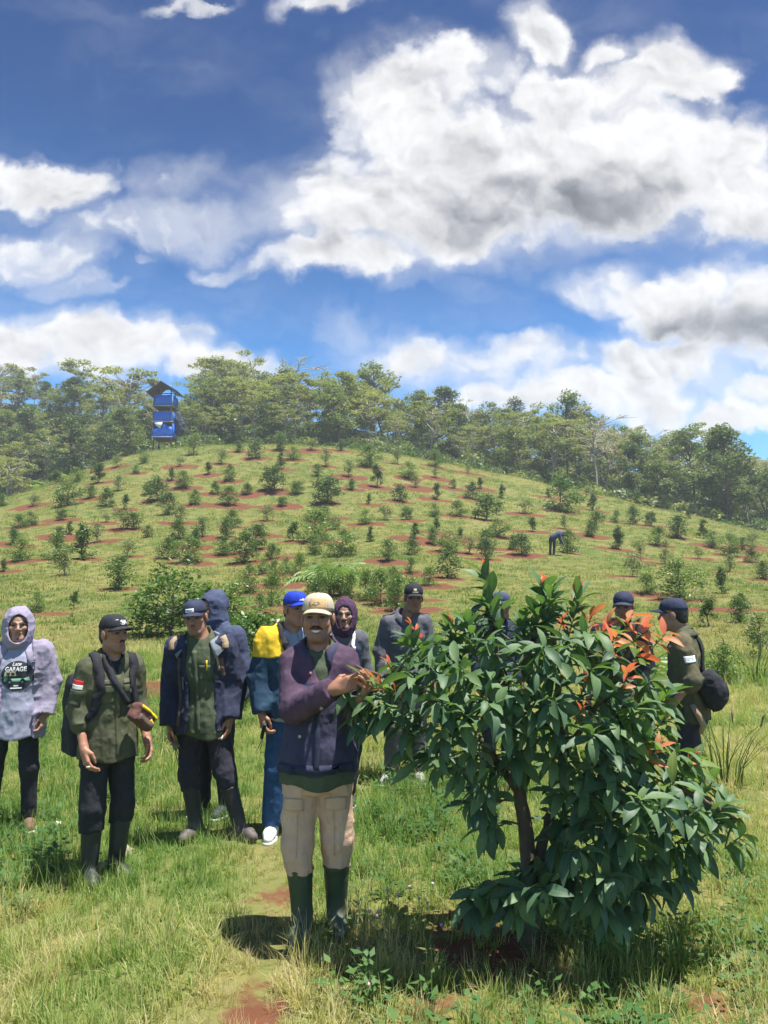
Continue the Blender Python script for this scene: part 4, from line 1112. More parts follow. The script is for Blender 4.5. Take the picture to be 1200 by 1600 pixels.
def stand(px, d, dz=0):
    p = at(px, 920, d); return Vector((p.x, p.y, tz1(p.x, p.y) + dz))
def V_open(x0, z0, slope, w0=0.0, y0=-.01, zmax=1.6):
    def f(Q): return np.maximum(np.abs(Q[0] - x0) - (w0 + np.maximum(Q[2] - z0, 0) * slope) - np.where(Q[2] < z0, (Q[2] - z0) * 2, 0), Q[1] - y0)
    return f
def cigarette(p, d, lab):
    b = MB(); b.tube([p, Vector(p) + Vector(d) * .05], [.0045, .0045], 8); o = b.build('cigarette', M['white']); tag(o, lab, 'cigarette')
CAM_D = Vector((0, 1, 0))
def cam_dir(yaw): return Matrix.Rotation(-yaw, 3, 'Z') @ CAM_D

# ---------------------------------------------------- 1: man in the middle
p = Person('man in tan cap, purple jacket and green boots holding a branch', stand(498, 3.95), 0, .985,
           shl=(-.128, 0, 1.345), shr=(.134, 0, 1.345), ell=(-.108, -.165, 1.120), wrl=(.098, -.330, 1.235), elr=(.200, -.07, 1.10), wrr=(.225, -.315, 1.190),
           knl=(-.090, -.02, .45), anl=(-.065, -.02, .09), knr=(.098, .02, .45), anr=(.098, .07, .09), footl=-.12, footr=.18, yaw=-.04, pitch=.03, hs=1.04, girth=1.0)
man1 = p
p.body('mid', h=.0036, hl=dict(palm=(-.1, .95, -.2), thumb=1, curl=.38, point=(.86, -.28, .36), spread=.1, h=.0038), hr=dict(palm=(-.25, -.55, .8), thumb=-1, curl=.45, point=(.30, -.55, .60), h=.0038), smile=1, stubble=.25, jaw=1.05)
p.hair(M['hair']); p.face(tash=1.05)
c = p.cap(M['tan'], tilt=-.04); hd = Vector((0, 1, -.12))
q = p.H @ Vector((-.012, .10, .085)); p.rect('cap_patch', 'cap', q, .095, .060, hd, M['tanpatch'], off=.006, thick=.002, parent=None, shape=lambda x, y: (x * (1 - .5 * max(0, y)), y))
q = p.H @ Vector((0, .1, .082)); p.poly('cap_badge', 'cap', [(-1, -.1), (-.5, .25), (0, .1), (.5, .3), (1, .05), (.5, .02), (0, -.2), (-.5, 0)], q, .026, hd, M['tan'], off=.009)
p.top('shirt', M['dolive'], t=.013, hem=.735, flare=.024, h=.010, sleeves=False, neck=.060, seed=4)
p.collar(M['dolive'], r=.068, h=.04, gap=.9, z=1.395)
jk = p.top('jacket', M['pnavy'], mat2=M['purple'], t=.027, hem=.805, flare=.034, cut=(.99, .97), opening=V_open(.030, 1.20, .36), h=.0075, fold=.0075, seed=11, ra=.053, rb=.047, rc=.040)
p.collar(M['pnavy'], 'jacket_collar', r=.083, h=.078, gap=1.0, z=1.372, fold=True, flare=.012, tip=.03)
p.strap('zip_placket', 'jacket', [(.02, -.2, 1.21), (.012, -.2, 1.05), (.008, -.2, .83)], .030, M['navy'], off=.004, thick=.005)
p.strap('waistband', 'jacket', [(-.20, -.1, .835), (-.1, -.2, .83), (0, -.2, .83), (.1, -.2, .83), (.20, -.1, .835)], .045, M['navy'], off=.003, thick=.006, n=30)
for (x, z, r_) in ((-.075, .987, .007), (.045, 1.15, .0075)):
    p.disc('snap_button', 'jacket', (x, -.3, z), r_ * 2.2, r_ * 2.2, (0, 1, 0), M['metal'], off=.006, n=10, thick=.004)
p.disc('chest_emblem', 'jacket', (-.028, -.3, 1.292), .018, .018, (0, 1, 0), M['red'], off=.004, n=10)
p.disc('emblem_dot', 'jacket', (-.026, -.3, 1.294), .009, .010, (0, 1, 0), M['white'], off=.006, n=10)
p.trousers(M['khaki'], t=.026, waist=.93, cuffs=(.31, .32), rk=.066, ra_=.046, seed=21, fold=.010, h=.0085, crotch=.76)
for sx in (-1, 1):
    p.rect('pocket_flap', 'trousers', (sx * .225, -.3, .655), .100, .062, (-sx * .55, 1, 0), M['khaki'], off=.007, thick=.006, shape=lambda x, y: (x, y - .22 * abs(x) if y > 0 else y))
    p.strap('seam', 'trousers', [(sx * .05, -.3, .80), (sx * .088, -.3, .60), (sx * .092, -.3, .40)], .005, M['khaki'], off=.002, thick=.004)
p.boots(M['gboot'], .335, 'boot', r=.060)

# ---------------------------------------------------- 2: olive shirt, black cap, back turned pack
Y2 = R(41)
p = Person('man in olive shirt with red and white arm patch and black boots', stand(178, 4.86), Y2, .945,
           ell=(-.205, .015, 1.085), wrl=(-.195, -.105, .855), elr=(.205, .02, 1.085), wrr=(.215, -.10, .865), yaw=.28, pitch=.02, hs=1.03,
           anl=(-.085, .02, .09), anr=(.085, .02, .09), footl=-.2, footr=.15)
man2 = p; cd_ = cam_dir(Y2)
p.body('mid', hl=dict(curl=.55), hr=dict(curl=.6), stubble=.15, jaw=.98)
p.hair(M['hair']); p.face(tash=.72, open_=.85); p.cap(M['black'], tilt=.0)
fw = p.H.to_3x3() @ Vector((0, -1, -.15))
for pts_ in ([(-1.5, .5), (-.9, .62), (-.35, .2), (-.55, -.12), (-1.0, -.55), (-.62, -.18), (-.55, .18), (-1, .45)], [(-.4, .1), (-.25, .62), (-.1, .0), (.1, .55), (.2, -.05), (.45, .4), (.42, -.2), (.2, -.42), (0, -.15), (-.2, -.5), (-.3, -.2)], [(.42, .35), (.7, .52), (.72, .12), (1.0, -.1), (1.5, -.62), (.95, -.3), (.6, -.2)], [(-.85, -.3), (-.3, -.62), (.3, -.55), (.7, -.3), (.2, -.42), (-.3, -.48)]):
    p.poly('cap_scrawl', 'cap', pts_, p.H @ Vector((.0, .11, .088)), .030, fw, M['white'], off=.006)
def cuffroll(P, d):
    for a, cc in (('l', .42), ('r', .42)):
        el, wr = np.array(p.j('el' + a)), np.array(p.j('wr' + a)); e = el + (wr - el) * (cc - .14); f = el + (wr - el) * (cc - .02)
        d = smin(d, d_cap(P, e, f, .058, .057), .006)
    return d
p.top('shirt', M['olive'], t=.016, hem=.765, flare=.020, cut=(.42, .42), h=.0085, fold=.007, seed=31, rb=.052, rc=.050, extra=cuffroll, opening=V_open(0, 1.30, .28))
p.top('undershirt', M['black'], t=.002, hem=1.0, h=.012, sleeves=False, neck=.058)
p.collar(M['olive'], r=.072, h=.040, gap=.75, z=1.395, tip=.04)
p.strap('placket', 'shirt', [(.0, -.3, 1.30), (.002, -.3, 1.05), (.006, -.3, .79)], .034, M['olive'], off=.003, thick=.004)
for sx in (-1, 1):
    p.rect('chest_pocket', 'shirt', (sx * .085, -.3, 1.175), .105, .105, (0, 1, 0), M['olive'], off=.004, thick=.005)
    p.rect('pocket_flap', 'shirt', (sx * .085, -.3, 1.215), .112, .042, (0, 1, 0), M['olive'], off=.009, thick=.005, shape=lambda x, y: (x, y - .3 * (.5 - abs(x)) if y < 0 else y))
    p.rect('name_tape', 'shirt', (sx * .085, -.3, 1.258), .105, .026, (0, 1, 0), M['olivel'], off=.005, thick=.003)
p.disc('badge', 'shirt', (.09, -.3, 1.20), .022, .036, (0, 1, 0), M['white'], off=.014, n=12, thick=.003)
sh = Vector(p.j('shl')); el = Vector(p.j('ell')); u = (sh - el).normalized(); q = sh.lerp(el, .38); ad = cd_ + Vector((.25, 0, 0))
p.rect('flag_red', 'shirt', q + u * .014, .075, .028, ad, M['red'], up=u, off=.005, thick=.002)
p.rect('flag_white', 'shirt', q - u * .014, .075, .028, ad, M['white'], up=u, off=.005, thick=.002)
p.rect('sleeve_pocket', 'shirt', q - u * .085, .085, .085, ad, M['olive'], up=u, off=.005, thick=.006)
p.rect('pocket_flap', 'shirt', q - u * .050, .090, .030, ad, M['olive'], up=u, off=.011, thick=.005)
p.trousers(M['black'], t=.022, waist=.93, cuffs=(.33, .35), rk=.062, ra_=.056, seed=5, fold=.008, h=.010)
p.boots(M['kboot'], .37, r=.060)
# his pack and his sling bag
bp_ = empty('backpack', p.root.location, Y2, .945); tag(bp_, 'black backpack on the back of the man in the olive shirt', 'backpack')
def fpk(P):
    d = smax(np.abs(P[0] + .02) - .175 + .10 * np.clip(P[2] - 1.15, 0, 1), smax(np.abs(P[1] - .245) - .105 + .12 * np.clip(P[2] - 1.1, 0, 1), np.abs(P[2] - 1.03) - .265, .06), .06)
    q = smax(np.abs(P[0]) - .115, smax(np.abs(P[1] - .335) - .05, np.abs(P[2] - .93) - .14, .05), .05)
    return smin(d, q, .03) + folds(P, .008, (8, 8, 6), 2)
o = link('pack_body', Bag_of(sdf_mesh((-.26, .08, .70), (.24, .46, 1.36), .012, fpk), 'pack_body'), bp_); o.data.materials.append(M['black'])
for sx in (-1, 1):
    p.strap('shoulder_strap', 'shirt', [(sx * .115, .16, 1.30), (sx * .118, .05, 1.44), (sx * .12, -.10, 1.36), (sx * .135, -.18, 1.22), (sx * .165, -.10, 1.05), (sx * .175, .08, .95)], .055, M['black'], off=.011, thick=.012, parent=bp_)
sb = empty('sling_bag', p.root.location, Y2, .945); tag(sb, 'brown sling bag with yellow zip across the chest of the man in the olive shirt', 'bag')
Ms = Matrix.Translation((.125, -.205, 1.03)) @ Matrix.Rotation(R(20), 4, 'Z') @ Matrix.Rotation(R(38), 4, 'Y')
def fsb(P):
    x, y, z = to_local(P, Ms); return smax(np.abs(x) - .095, smax(np.abs(y) - .045, np.abs(z) - .062 + .15 * np.clip(-z, 0, .2), .03), .03) + folds(P, .004, (14, 14, 14), 6)
sm_ = sdf_mesh((-.05, -.36, .87), (.31, -.05, 1.19), .008, fsb); o = link('bag_body', Bag_of(sm_, 'bag_body'), sb); o.data.materials.append(M['bagbr'])
p.bv['bag'] = BVHTree.FromPolygons(sm_[0].tolist(), sm_[1].tolist())
A = Ms.to_3x3()
p.strap('zip', 'bag', [Ms @ Vector((-.085, -.06, .035)), Ms @ Vector((0, -.07, .04)), Ms @ Vector((.085, -.06, .035))], .020, M['zipy'], off=.004, thick=.005, parent=sb)
p.strap('zip_pull', 'bag', [Ms @ Vector((.03, -.07, .0)), Ms @ Vector((.085, -.06, -.015))], .016, M['zipy'], off=.004, thick=.005, parent=sb, n=6)
p.strap('pocket', 'bag', [Ms @ Vector((-.07, -.07, -.03)), Ms @ Vector((.07, -.07, -.03))], .045, M['brown'], off=.006, thick=.006, parent=sb, n=8)
p.strap('strap', 'shirt', [Ms @ Vector((-.09, .02, .03)), (.03, -.2, 1.16), (-.04, -.17, 1.28), (-.075, -.07, 1.42), (-.06, .08, 1.40), (.05, .17, 1.2), (.19, .08, 1.02), Ms @ Vector((.09, .02, 0))], .036, M['black'], off=.014, thick=.005, parent=sb, n=40)
cigarette(p.root.matrix_basis @ Vector(p.J['wrl']) + Vector((.045, -.075, -.085)), (.6, -.7, .2), 'lit cigarette in the lowered hand of the man in the olive shirt')

# ---------------------------------------------------- 3: open navy jacket, legs apart
p = Person('man in navy cap and open navy jacket over olive shirt, legs wide apart', stand(321, 5.45), R(-4), .975,
           shl=(-.175, -.02, 1.315), shr=(.165, .02, 1.325), ell=(-.225, .015, 1.04), wrl=(-.210, -.05, .775), elr=(.215, .045, 1.06), wrr=(.205, -.03, .825),
           hipl=(-.082, 0, .84), knl=(-.082, -.03, .46), anl=(-.03, .0, .09), hipr=(.074, 0, .85), knr=(.175, -.03, .47), anr=(.285, -.02, .10), footl=-.35, footr=1.0,
           head=(-.05, -.06, 1.525), yaw=.05, pitch=.16, roll=-.10, lean=(-.02, -.06), hs=1.03)
man3 = p
p.body('mid', hl=dict(curl=.6), hr=dict(curl=.5), stubble=.2, jaw=.93)
p.hair(M['hair']); p.face(tash=.45, open_=.7); p.cap(M['navy'], tilt=-.03)
fw = p.H.to_3x3() @ Vector((0, -1, -.15))
p.rect('cap_label', 'cap', p.H @ Vector((.012, .11, .072)), .062, .026, fw, M['white'], up=p.H.to_3x3() @ Vector((0, 0, 1)), off=.006, thick=.002)
p.text('label_print', 'cap', 'advnture', p.H @ Vector((.012, .11, .072)), .012, fw, M['dark'], off=.009, up=p.H.to_3x3() @ Vector((0, 0, 1)), bold=.0003)
p.top('shirt', M['dolive'], t=.012, hem=.705, flare=.030, h=.009, fold=.008, seed=41, sleeves=False, neck=.064, hemtilt=-.06)
p.collar(M['olive'], r=.070, h=.040, gap=.7, z=1.375, tip=.045)
p.strap('placket', 'shirt', [(-.03, -.3, 1.30), (-.005, -.3, 1.05), (.02, -.3, .75)], .032, M['dolive'], off=.003, thick=.004)
p.rect('chest_pocket', 'shirt', (.06, -.3, 1.15), .095, .105, (0, 1, 0), M['dolive'], off=.004, thick=.005)
p.strap('pen', 'shirt', [(.065, -.3, 1.235), (.067, -.3, 1.17)], .010, M['zipy'], off=.010, thick=.006, n=3)
def openj(Q):
    w = np.interp(Q[2], [.70, .80, .95, 1.1, 1.25, 1.42], [.115, .10, .085, .085, .095, .10])
    c_ = np.interp(Q[2], [.70, 1.1, 1.4], [.035, .015, .0]); return np.maximum(np.abs(Q[0] - c_) - w, Q[1] + .015)
p.top('jacket', M['navy'], t=.034, hem=.735, flare=.018, cut=(.97, .97), opening=openj, h=.0085, fold=.010, seed=43, ra=.066, rb=.062, rc=.050, neck=.085)
p.collar(M['lgrey'], 'jacket_hood', r=.108, h=.055, gap=1.5, z=1.35, flare=.045, tip=.06, lift=.02)
for sx, zs in ((-1, 1.335), (1, 1.345)):
    p.strap('shoulder_panel', 'jacket', [(sx * .155, -.06, 1.385), (sx * .178, -.085, zs), (sx * .182, -.10, zs - .03)], .045, M['beige'], off=.004, thick=.005, n=10)
for pth_, wd in (([(-.135, -.25, 1.25), (-.14, -.25, 1.1), (-.125, -.25, .95), (-.135, -.25, .78)], .028), ([(.15, -.25, 1.25), (.165, -.25, 1.12)], .030)):
    p.strap('jacket_strip', 'jacket', pth_, wd, M['brown'], off=.004, thick=.005, n=14)
p.strap('chest_zip', 'jacket', [(.122, -.25, 1.265), (.14, -.25, 1.165)], .016, M['beige'], off=.005, thick=.005, n=6)
p.strap('zip_cord', 'jacket', [(-.105, -.25, 1.12), (-.10, -.25, 1.03)], .014, M['lgrey'], off=.006, thick=.006, n=6)
p.trousers(M['djean'], t=.018, waist=.90, cuffs=(.34, .34), rk=.064, ra_=.054, seed=45, fold=.010, h=.010, crotch=.74)
p.boots(M['dboot'], .36, r=.056)
cigarette(p.root.matrix_basis @ Vector(p.J['wrr']) + Vector((-.03, -.055, -.10)), (-.2, -.5, -.5), 'cigarette between the fingers of the man with legs apart')
kc = p.root.matrix_basis @ Vector(p.J['wrl']) + Vector((.035, -.035, -.115))
t_ = empty('water_flask', kc); tag(t_, 'small green flask with a black cord in the hand of the leaning man', 'flask')
b_ = MB(); b_.tube([(0, 0, .04), (.004, 0, .0), (.01, 0, -.035), (.011, 0, -.04)], [.012, .016, .016, .009], 10); b_.build('flask_body', M['green'], t_)
b_ = MB(); b_.tube([(0, 0, .04), (-.001, 0, .058)], [.010, .009], 10); b_.build('lid', M['white'], t_)
b_ = MB(); b_.tube([(.01, 0, -.04), (.02, -.005, -.09), (.035, 0, -.15), (.03, .005, -.08), (.012, 0, -.03)], [.003] * 5, 6); b_.build('cord', M['black'], t_)

# ---------------------------------------------------- 4: hooded man behind him
p = Person('hooded man in slate blue jacket standing behind the man with legs apart', stand(340, 6.0), R(-20), .985, yaw=-.35, pitch=.1, head=(-.03, -.03, 1.55), ell=(-.22, .03, 1.08))
p.body('mid', h=.0065); p.hair(M['hair']); p.face()
p.top('jacket', M['blueg'], t=.032, hem=.76, flare=.01, h=.010, fold=.009, seed=51, ra=.064, rb=.058, rc=.048)
p.hood(M['blueg'], seed=52, drop=1); p.trousers(M['djean'], t=.016, cuff=.1, seed=53, h=.012); p.shoes(M['dark'], M['rubber'])

# ---------------------------------------------------- 5: lavender hood and printed tee
Y4 = R(14)
p = Person('man in lavender hooded jacket and printed tee at the left edge', stand(33, 5.9), Y4, .968, yaw=.16, pitch=.02, head=(.0, -.03, 1.535), hs=1.05, girth=1.12,
           shl=(-.175, 0, 1.335), shr=(.175, 0, 1.335), ell=(-.235, .03, 1.07), elr=(.235, .02, 1.09), wrl=(-.24, -.05, .83), wrr=(.215, -.06, .855),
           hipl=(-.085, 0, .86), hipr=(.08, 0, .86), knl=(-.125, -.02, .46), anl=(-.155, .02, .09), knr=(.118, -.02, .46), anr=(.125, .02, .09), footl=-.3, footr=.25)
man4 = p; cd_ = cam_dir(Y4)
p.body('light', hl=dict(curl=.5), hr=dict(curl=.75), stubble=.12, jaw=1.08); p.hair(M['hair']); p.face(goatee=.55, open_=.6)
p.top('tee', M['tee'], t=.018, hem=.700, flare=.022, h=.009, fold=.006, seed=61, sleeves=False, neck=.070)
p.top('jacket', M['lav'], t=.036, hem=.705, flare=.022, cut=(.95, .95), opening=lambda Q: np.maximum(np.abs(Q[0] - .035) - np.interp(Q[2], [.7, 1.0, 1.3, 1.42], [.118, .112, .10, .085]), Q[1] + .02), h=.0085, fold=.011, seed=63, ra=.066, rb=.060, rc=.050, neck=.085)
p.hood(M['lav'], open_c=(.0, .118, -.012), open_r=(.074, .105, .112), r=(.114, .128, .146), seed=64, drop=0)
p.collar(M['lav'], 'hood_edge', r=.108, h=.05, gap=1.2, z=1.345, flare=.03, tip=.06)
pc = Vector((-.040, -.4, 1.165))
p.disc('print_disc', 'tee', pc, .215, .225, cd_, M['dark'], off=.003)
p.text('print_lettering', 'tee', 'Late', pc + Vector((-.004, 0, .088)), .036, cd_, M['white'], off=.0055, shear=.3, bold=.0006)
p.text('print_lettering', 'tee', 'GARAGE', pc + Vector((-.008, 0, .050)), .046, cd_, M['white'], off=.0055, bold=.0014, sx=.80)
p.poly('print_car', 'tee', [(-1, -.35), (-1, .1), (-.9, .5), (-.1, .5), (.05, .12), (.85, .05), (.95, -.3), (.7, -.3), (.6, -.1), (.38, -.1), (.25, -.35), (-.3, -.35), (-.4, -.1), (-.65, -.1), (-.78, -.35)], pc + Vector((0, 0, -.012)), .088, cd_, M['green'], off=.0055)
p.poly('print_car_roof', 'tee', [(-.98, .12), (-.9, .5), (-.1, .5), (-.04, .12)], pc + Vector((0, 0, -.010)), .088, cd_, M['cream'], off=.0068)
p.poly('print_car_window', 'tee', [(-.78, .16), (-.74, .40), (-.5, .40), (-.5, .16)], pc + Vector((0, 0, -.010)), .088, cd_, M['dark'], off=.0078)
p.poly('print_car_window', 'tee', [(-.4, .16), (-.4, .40), (-.16, .40), (-.1, .16)], pc + Vector((0, 0, -.010)), .088, cd_, M['dark'], off=.0078)
for x in (-.045, .043):
    p.disc('print_wheel', 'tee', pc + Vector((x, 0, -.046)), .038, .038, cd_, M['black'], off=.007, n=14)
    p.disc('print_hub', 'tee', pc + Vector((x, 0, -.046)), .017, .017, cd_, M['green'], off=.008, n=10)
p.rect('print_line', 'tee', pc + Vector((0, 0, -.073)), .030, .008, cd_, M['white'], off=.006, thick=0)
p.rect('print_line', 'tee', pc + Vector((0, 0, -.090)), .075, .009, cd_, M['white'], off=.006, thick=0)
p.trousers(M['black'], t=.008, waist=.92, cuff=.09, rk=.060, ra_=.046, seed=65, h=.010); p.shoes(M['brownshoe'], M['rubber'])

# ---------------------------------------------------- 6: blue cap, yellow and navy jacket
Y6 = R(28)
p = Person('man in royal blue cap and yellow and navy jacket', stand(453, 5.5), Y6, 1.0, yaw=.12, pitch=.05, head=(.03, -.04, 1.545), hs=1.03,
           ell=(-.222, .015, 1.075), wrl=(-.215, -.06, .845), anl=(-.105, .02, .09), footl=-.5)
cd_ = cam_dir(Y6)
p.body('mid', hl=dict(curl=.75), jaw=.96, stubble=.1); p.hair(M['hair']); p.face(open_=.8); p.cap(M['blue'], tilt=.0)
fw = p.H.to_3x3() @ Vector((0, -1, -.15)); cc = p.H @ Vector((0, .11, .075))
p.poly('cap_emblem', 'cap', [(-1, -.45), (-.35, .0), (-.7, .18), (-.1, .1), (.1, .4), (.35, .22), (1.15, .42), (.4, .05), (.15, -.25), (-.1, -.05), (-.45, -.12)], cc, .032, fw, M['white'], off=.006)
p.top('shirt', M['lblue'], t=.006, hem=.80, h=.011, sleeves=False, neck=.062)
p.collar(M['lblue'], r=.070, h=.045, gap=.7, z=1.395, tip=.045)
def op6(Q): return np.maximum(np.abs(Q[0] - .01) - np.interp(Q[2], [1.0, 1.05, 1.42], [0, .03, .085]), Q[1] + .0)
p.top('jacket', M['teal'], t=.030, hem=.80, flare=.012, cut=(.97, .97), opening=op6, h=.0085, fold=.008, seed=73, ra=.064, rb=.058, rc=.046, neck=.080)
lo, hi = np.array((-.36, -.26, 1.17)), np.array((.36, .26, 1.50))
def fy(P):
    d = smin(p.torso(P, .0225, .75, .012), p.sleeves(P, .0225, (.97, .97), .064, .058, .046), .028) + folds(P, .008, (8, 8, 5), 73)
    Q = p.L(P); d = smax(d, -d_cap(Q, (0, -.012, 1.415), (0, -.10, 1.62), .080, .11), .01); d = smax(d, -op6(Q), .012)
    return np.maximum(d, 1.215 + .10 * np.abs(np.abs(P[0]) - .17) - P[2])
p.reg('yoke', Bag_of(sdf_mesh(lo, hi, .008, fy), 'yoke'), M['yellow'])
p.strap('bag_strap', 'jacket', [(-.085, .10, 1.40), (-.085, -.02, 1.445), (-.08, -.15, 1.33), (-.03, -.2, 1.18), (.05, -.2, 1.02)], .042, M['black'], off=.013, thick=.006)
p.trousers(M['jean'], t=.010, waist=.92, cuff=.10, rk=.064, ra_=.058, seed=75, h=.010); p.shoes(M['whiteshoe'], M['rubber'])
kc = p.root.matrix_basis @ Vector(p.J['wrl']); t_ = empty('phone', kc + Vector((.02, -.05, -.10))); tag(t_, 'small black phone with a cord in the hand of the man in the blue cap', 'phone')
b_ = MB(); b_.box((0, 0, 0), (.02, .055, .10), rot=Euler((.3, .2, .2)).to_matrix()); b_.build('phone_body', M['black'], t_, False)
b_ = MB(); b_.tube([(0, -.01, -.05), (-.02, -.02, -.09), (-.03, -.02, -.11), (-.015, -.02, -.115), (.002, -.01, -.06)], [.0025] * 5, 5); b_.build('cord', M['dark'], t_)
b_ = MB(); b_.box((.012, -.02, .03), (.012, .02, .03)); b_.build('sticker', M['green'], t_, False)

# ---------------------------------------------------- 7: plum hood, striped vest
p = Person('bearded man in plum hood and navy vest behind the tan cap man', stand(534, 6.2), R(10), .955, yaw=-.22, pitch=.02, roll=.02, head=(.025, -.03, 1.53), hs=1.08, anl=(-.07, .02, .09), anr=(.07, .02, .09))
p.body('light', jaw=1.0, stubble=.25); p.hair(M['hair'], 'fringe'); p.face(tash=.62, goatee=.65, open_=.85)
p.hood(M['plum'], open_c=(.0, .118, -.012), open_r=(.070, .105, .100), r=(.100, .116, .132), seed=82)
p.top('shirt', M['grey'], t=.010, hem=.78, h=.011, fold=.007, seed=83)
p.top('vest', M['navy'], t=.026, hem=.76, flare=.01, h=.010, fold=.007, seed=84, sleeves=False, opening=lambda Q: np.maximum(np.abs(Q[0]) - np.interp(Q[2], [.7, 1.1, 1.42], [.02, .05, .085]), Q[1] + .01), neck=.08)
for sx in (-1, 1): p.strap('vest_stripe', 'vest', [(sx * .09, -.08, 1.415), (sx * .11, -.18, 1.32), (sx * .105, -.2, 1.10)], .026, M['white'], off=.005, thick=.004)
p.trousers(M['djean'], t=.010, seed=85, h=.012); p.shoes(M['dark'], M['rubber'])

# ---------------------------------------------------- 8: grey field jacket, black cap with pale emblem
p = Person('man in black cap and grey field jacket standing left of the tree', stand(634, 6.75), R(12), 1.0, yaw=-.10, pitch=.12, head=(.06, -.04, 1.55), hs=1.04, knl=(-.10, -.02, .46), anl=(-.125, .02, .09), footl=-.7)
p.body('dark', jaw=1.0); p.hair(M['hair']); p.face(open_=.7); p.cap(M['black'], tilt=-.05)
fw = p.H.to_3x3() @ Vector((0, -1, -.15)); cc = p.H @ Vector((0, .11, .080))
for ang in (-.7, 0, .7):
    p.poly('cap_emblem', 'cap', [(-.22, .0), (-.30, .45), (0, .95), (.30, .45), (.22, .0)], cc, .024, fw, M['cream'], off=.006, rot=ang)
p.rect('cap_word', 'cap', cc - Vector((0, 0, .013)), .050, .008, fw, M['cream'], off=.006, thick=0)
p.top('jacket', M['grey'], t=.022, hem=.76, flare=.012, h=.0095, fold=.008, seed=91, opening=V_open(0, 1.30, .3), rb=.054)
p.collar(M['grey'], r=.076, h=.042, gap=.7, z=1.395, tip=.04)
for sx in (-1, 1):
    p.rect('chest_pocket', 'jacket', (sx * .09, -.3, 1.16), .11, .12, (0, 1, 0), M['grey'], off=.004, thick=.005)
    p.rect('pocket_flap', 'jacket', (sx * .09, -.3, 1.215), .115, .04, (0, 1, 0), M['grey'], off=.010, thick=.005)
    p.strap('epaulette', 'jacket', [(sx * .10, 0, 1.44), (sx * .20, 0, 1.40)], .045, M['grey'], off=.006, thick=.005, n=6)
p.trousers(M['greytr'], t=.014, cuff=.08, rk=.066, ra_=.060, seed=92, h=.011); p.shoes(M['greyshoe'], M['rubber'])

# ---------------------------------------------------- 9, 10: men half hidden by the tree
p = Person('man in dark slate cap almost hidden behind the tree crown', stand(776, 6.9), R(20), .955, yaw=.2, pitch=.1, head=(.03, -.03, 1.55))
p.body('dark', h=.0065); p.hair(M['hair']); p.cap(M['blueg'])
p.top('jacket', M['navy'], t=.02, h=.011, seed=95); p.trousers(M['djean'], t=.014, seed=96, h=.012); p.boots(M['dboot'], .33)
p = Person('man in navy cap and black jacket behind the orange leaves', stand(962, 6.1), R(-35), .985, yaw=.2, pitch=.15, head=(.075, -.05, 1.55), lean=(.05, 0))
p.body('dark', h=.0065); p.hair(M['hair']); p.cap(M['navy'])
p.top('jacket', M['black'], t=.026, hem=.74, h=.010, seed=97, fold=.008); p.trousers(M['black'], t=.014, seed=98, h=.012); p.boots(M['dboot'], .33)

# ---------------------------------------------------- 11: camouflage shirt, seen from the side
Y11 = R(-114)
p = Person('man in navy cap and camouflage shirt turned away at the right of the tree', stand(1070, 5.7), Y11, .965, yaw=-.05, pitch=.12, head=(0, -.09, 1.54), hs=1.04, lean=(0, -.05),
           elr=(.235, .045, 1.075), wrr=(.215, -.115, .885), ell=(-.23, -.02, 1.08), wrl=(-.2, -.16, .90))
cd_ = cam_dir(Y11)
p.body('mid', hr=dict(curl=.85), h=.0048); p.hair(M['hair']); p.face(open_=.8); p.cap(M['navy'], tilt=.02)
def roll11(P, d):
    el, wr = np.array(p.j('elr')), np.array(p.j('wrr')); return smin(d, d_cap(P, el + (wr - el) * .05, el + (wr - el) * .18, .060, .058), .008)
p.top('shirt', M['camo'], t=.018, hem=.77, flare=.014, cut=(.2, .2), h=.0085, fold=.008, seed=101, rb=.056, rc=.052, extra=roll11)
p.collar(M['camo'], r=.074, h=.042, gap=.7, z=1.395)
sh = Vector(p.j('shr')); el = Vector(p.j('elr')); q = sh.lerp(el, .42); u = (sh - el).normalized()
p.rect('sleeve_patch', 'shirt', q, .082, .046, cd_, M['white'], up=u, off=.005, thick=.002)
p.poly('patch_mark', 'shirt', [(-1, 0), (-.3, .3), (.5, .35), (1, .05), (.4, -.3), (-.4, -.25)], q, .024, cd_, M['skyblue'], off=.008)
p.trousers(M['djean'], t=.014, seed=103, h=.010, rk=.066, ra_=.058); p.boots(M['dboot'], .30)
p.strap('watch', 'body_r' if 'body_r' in p.bv else 'shirt', [Vector(p.J['wrr']) + Vector((.03, .02, .03)), Vector(p.J['wrr']) + Vector((.034, -.01, .02)), Vector(p.J['wrr']) + Vector((.03, -.03, .0))], .02, M['beige'], off=.0, thick=.004, n=6)
hb = empty('hip_bag', p.root.location, Y11, .965); tag(hb, 'black bag hanging at the hip of the man in the camouflage shirt', 'bag')
def fhb(P):
    d = d_ell(P, (.10, .19, .97), (.085, .085, .12)); d = smin(d, d_ell(P, (.12, .14, 1.05), (.07, .08, .10)), .05); return d + folds(P, .012, (9, 9, 9), 8)
o = link('bag_body', Bag_of(sdf_mesh((-.08, .0, .76), (.30, .42, 1.22), .011, fhb), 'bag_body'), hb); o.data.materials.append(M['black'])
p.strap('strap', 'shirt', [(.12, .16, 1.10), (.10, .16, 1.25), (.02, .05, 1.44), (-.08, -.1, 1.32), (-.16, -.08, 1.1), (-.1, .14, 1.0)], .04, M['black'], off=.012, thick=.006, parent=hb, n=30)
b_ = MB(); b_.tube([(.17, .03, .90), (.19, .07, .83), (.18, .10, .76), (.165, .08, .70)], [.020, .024, .024, .015], 8); b_.build('rolled_cloth', M['beige'], hb)

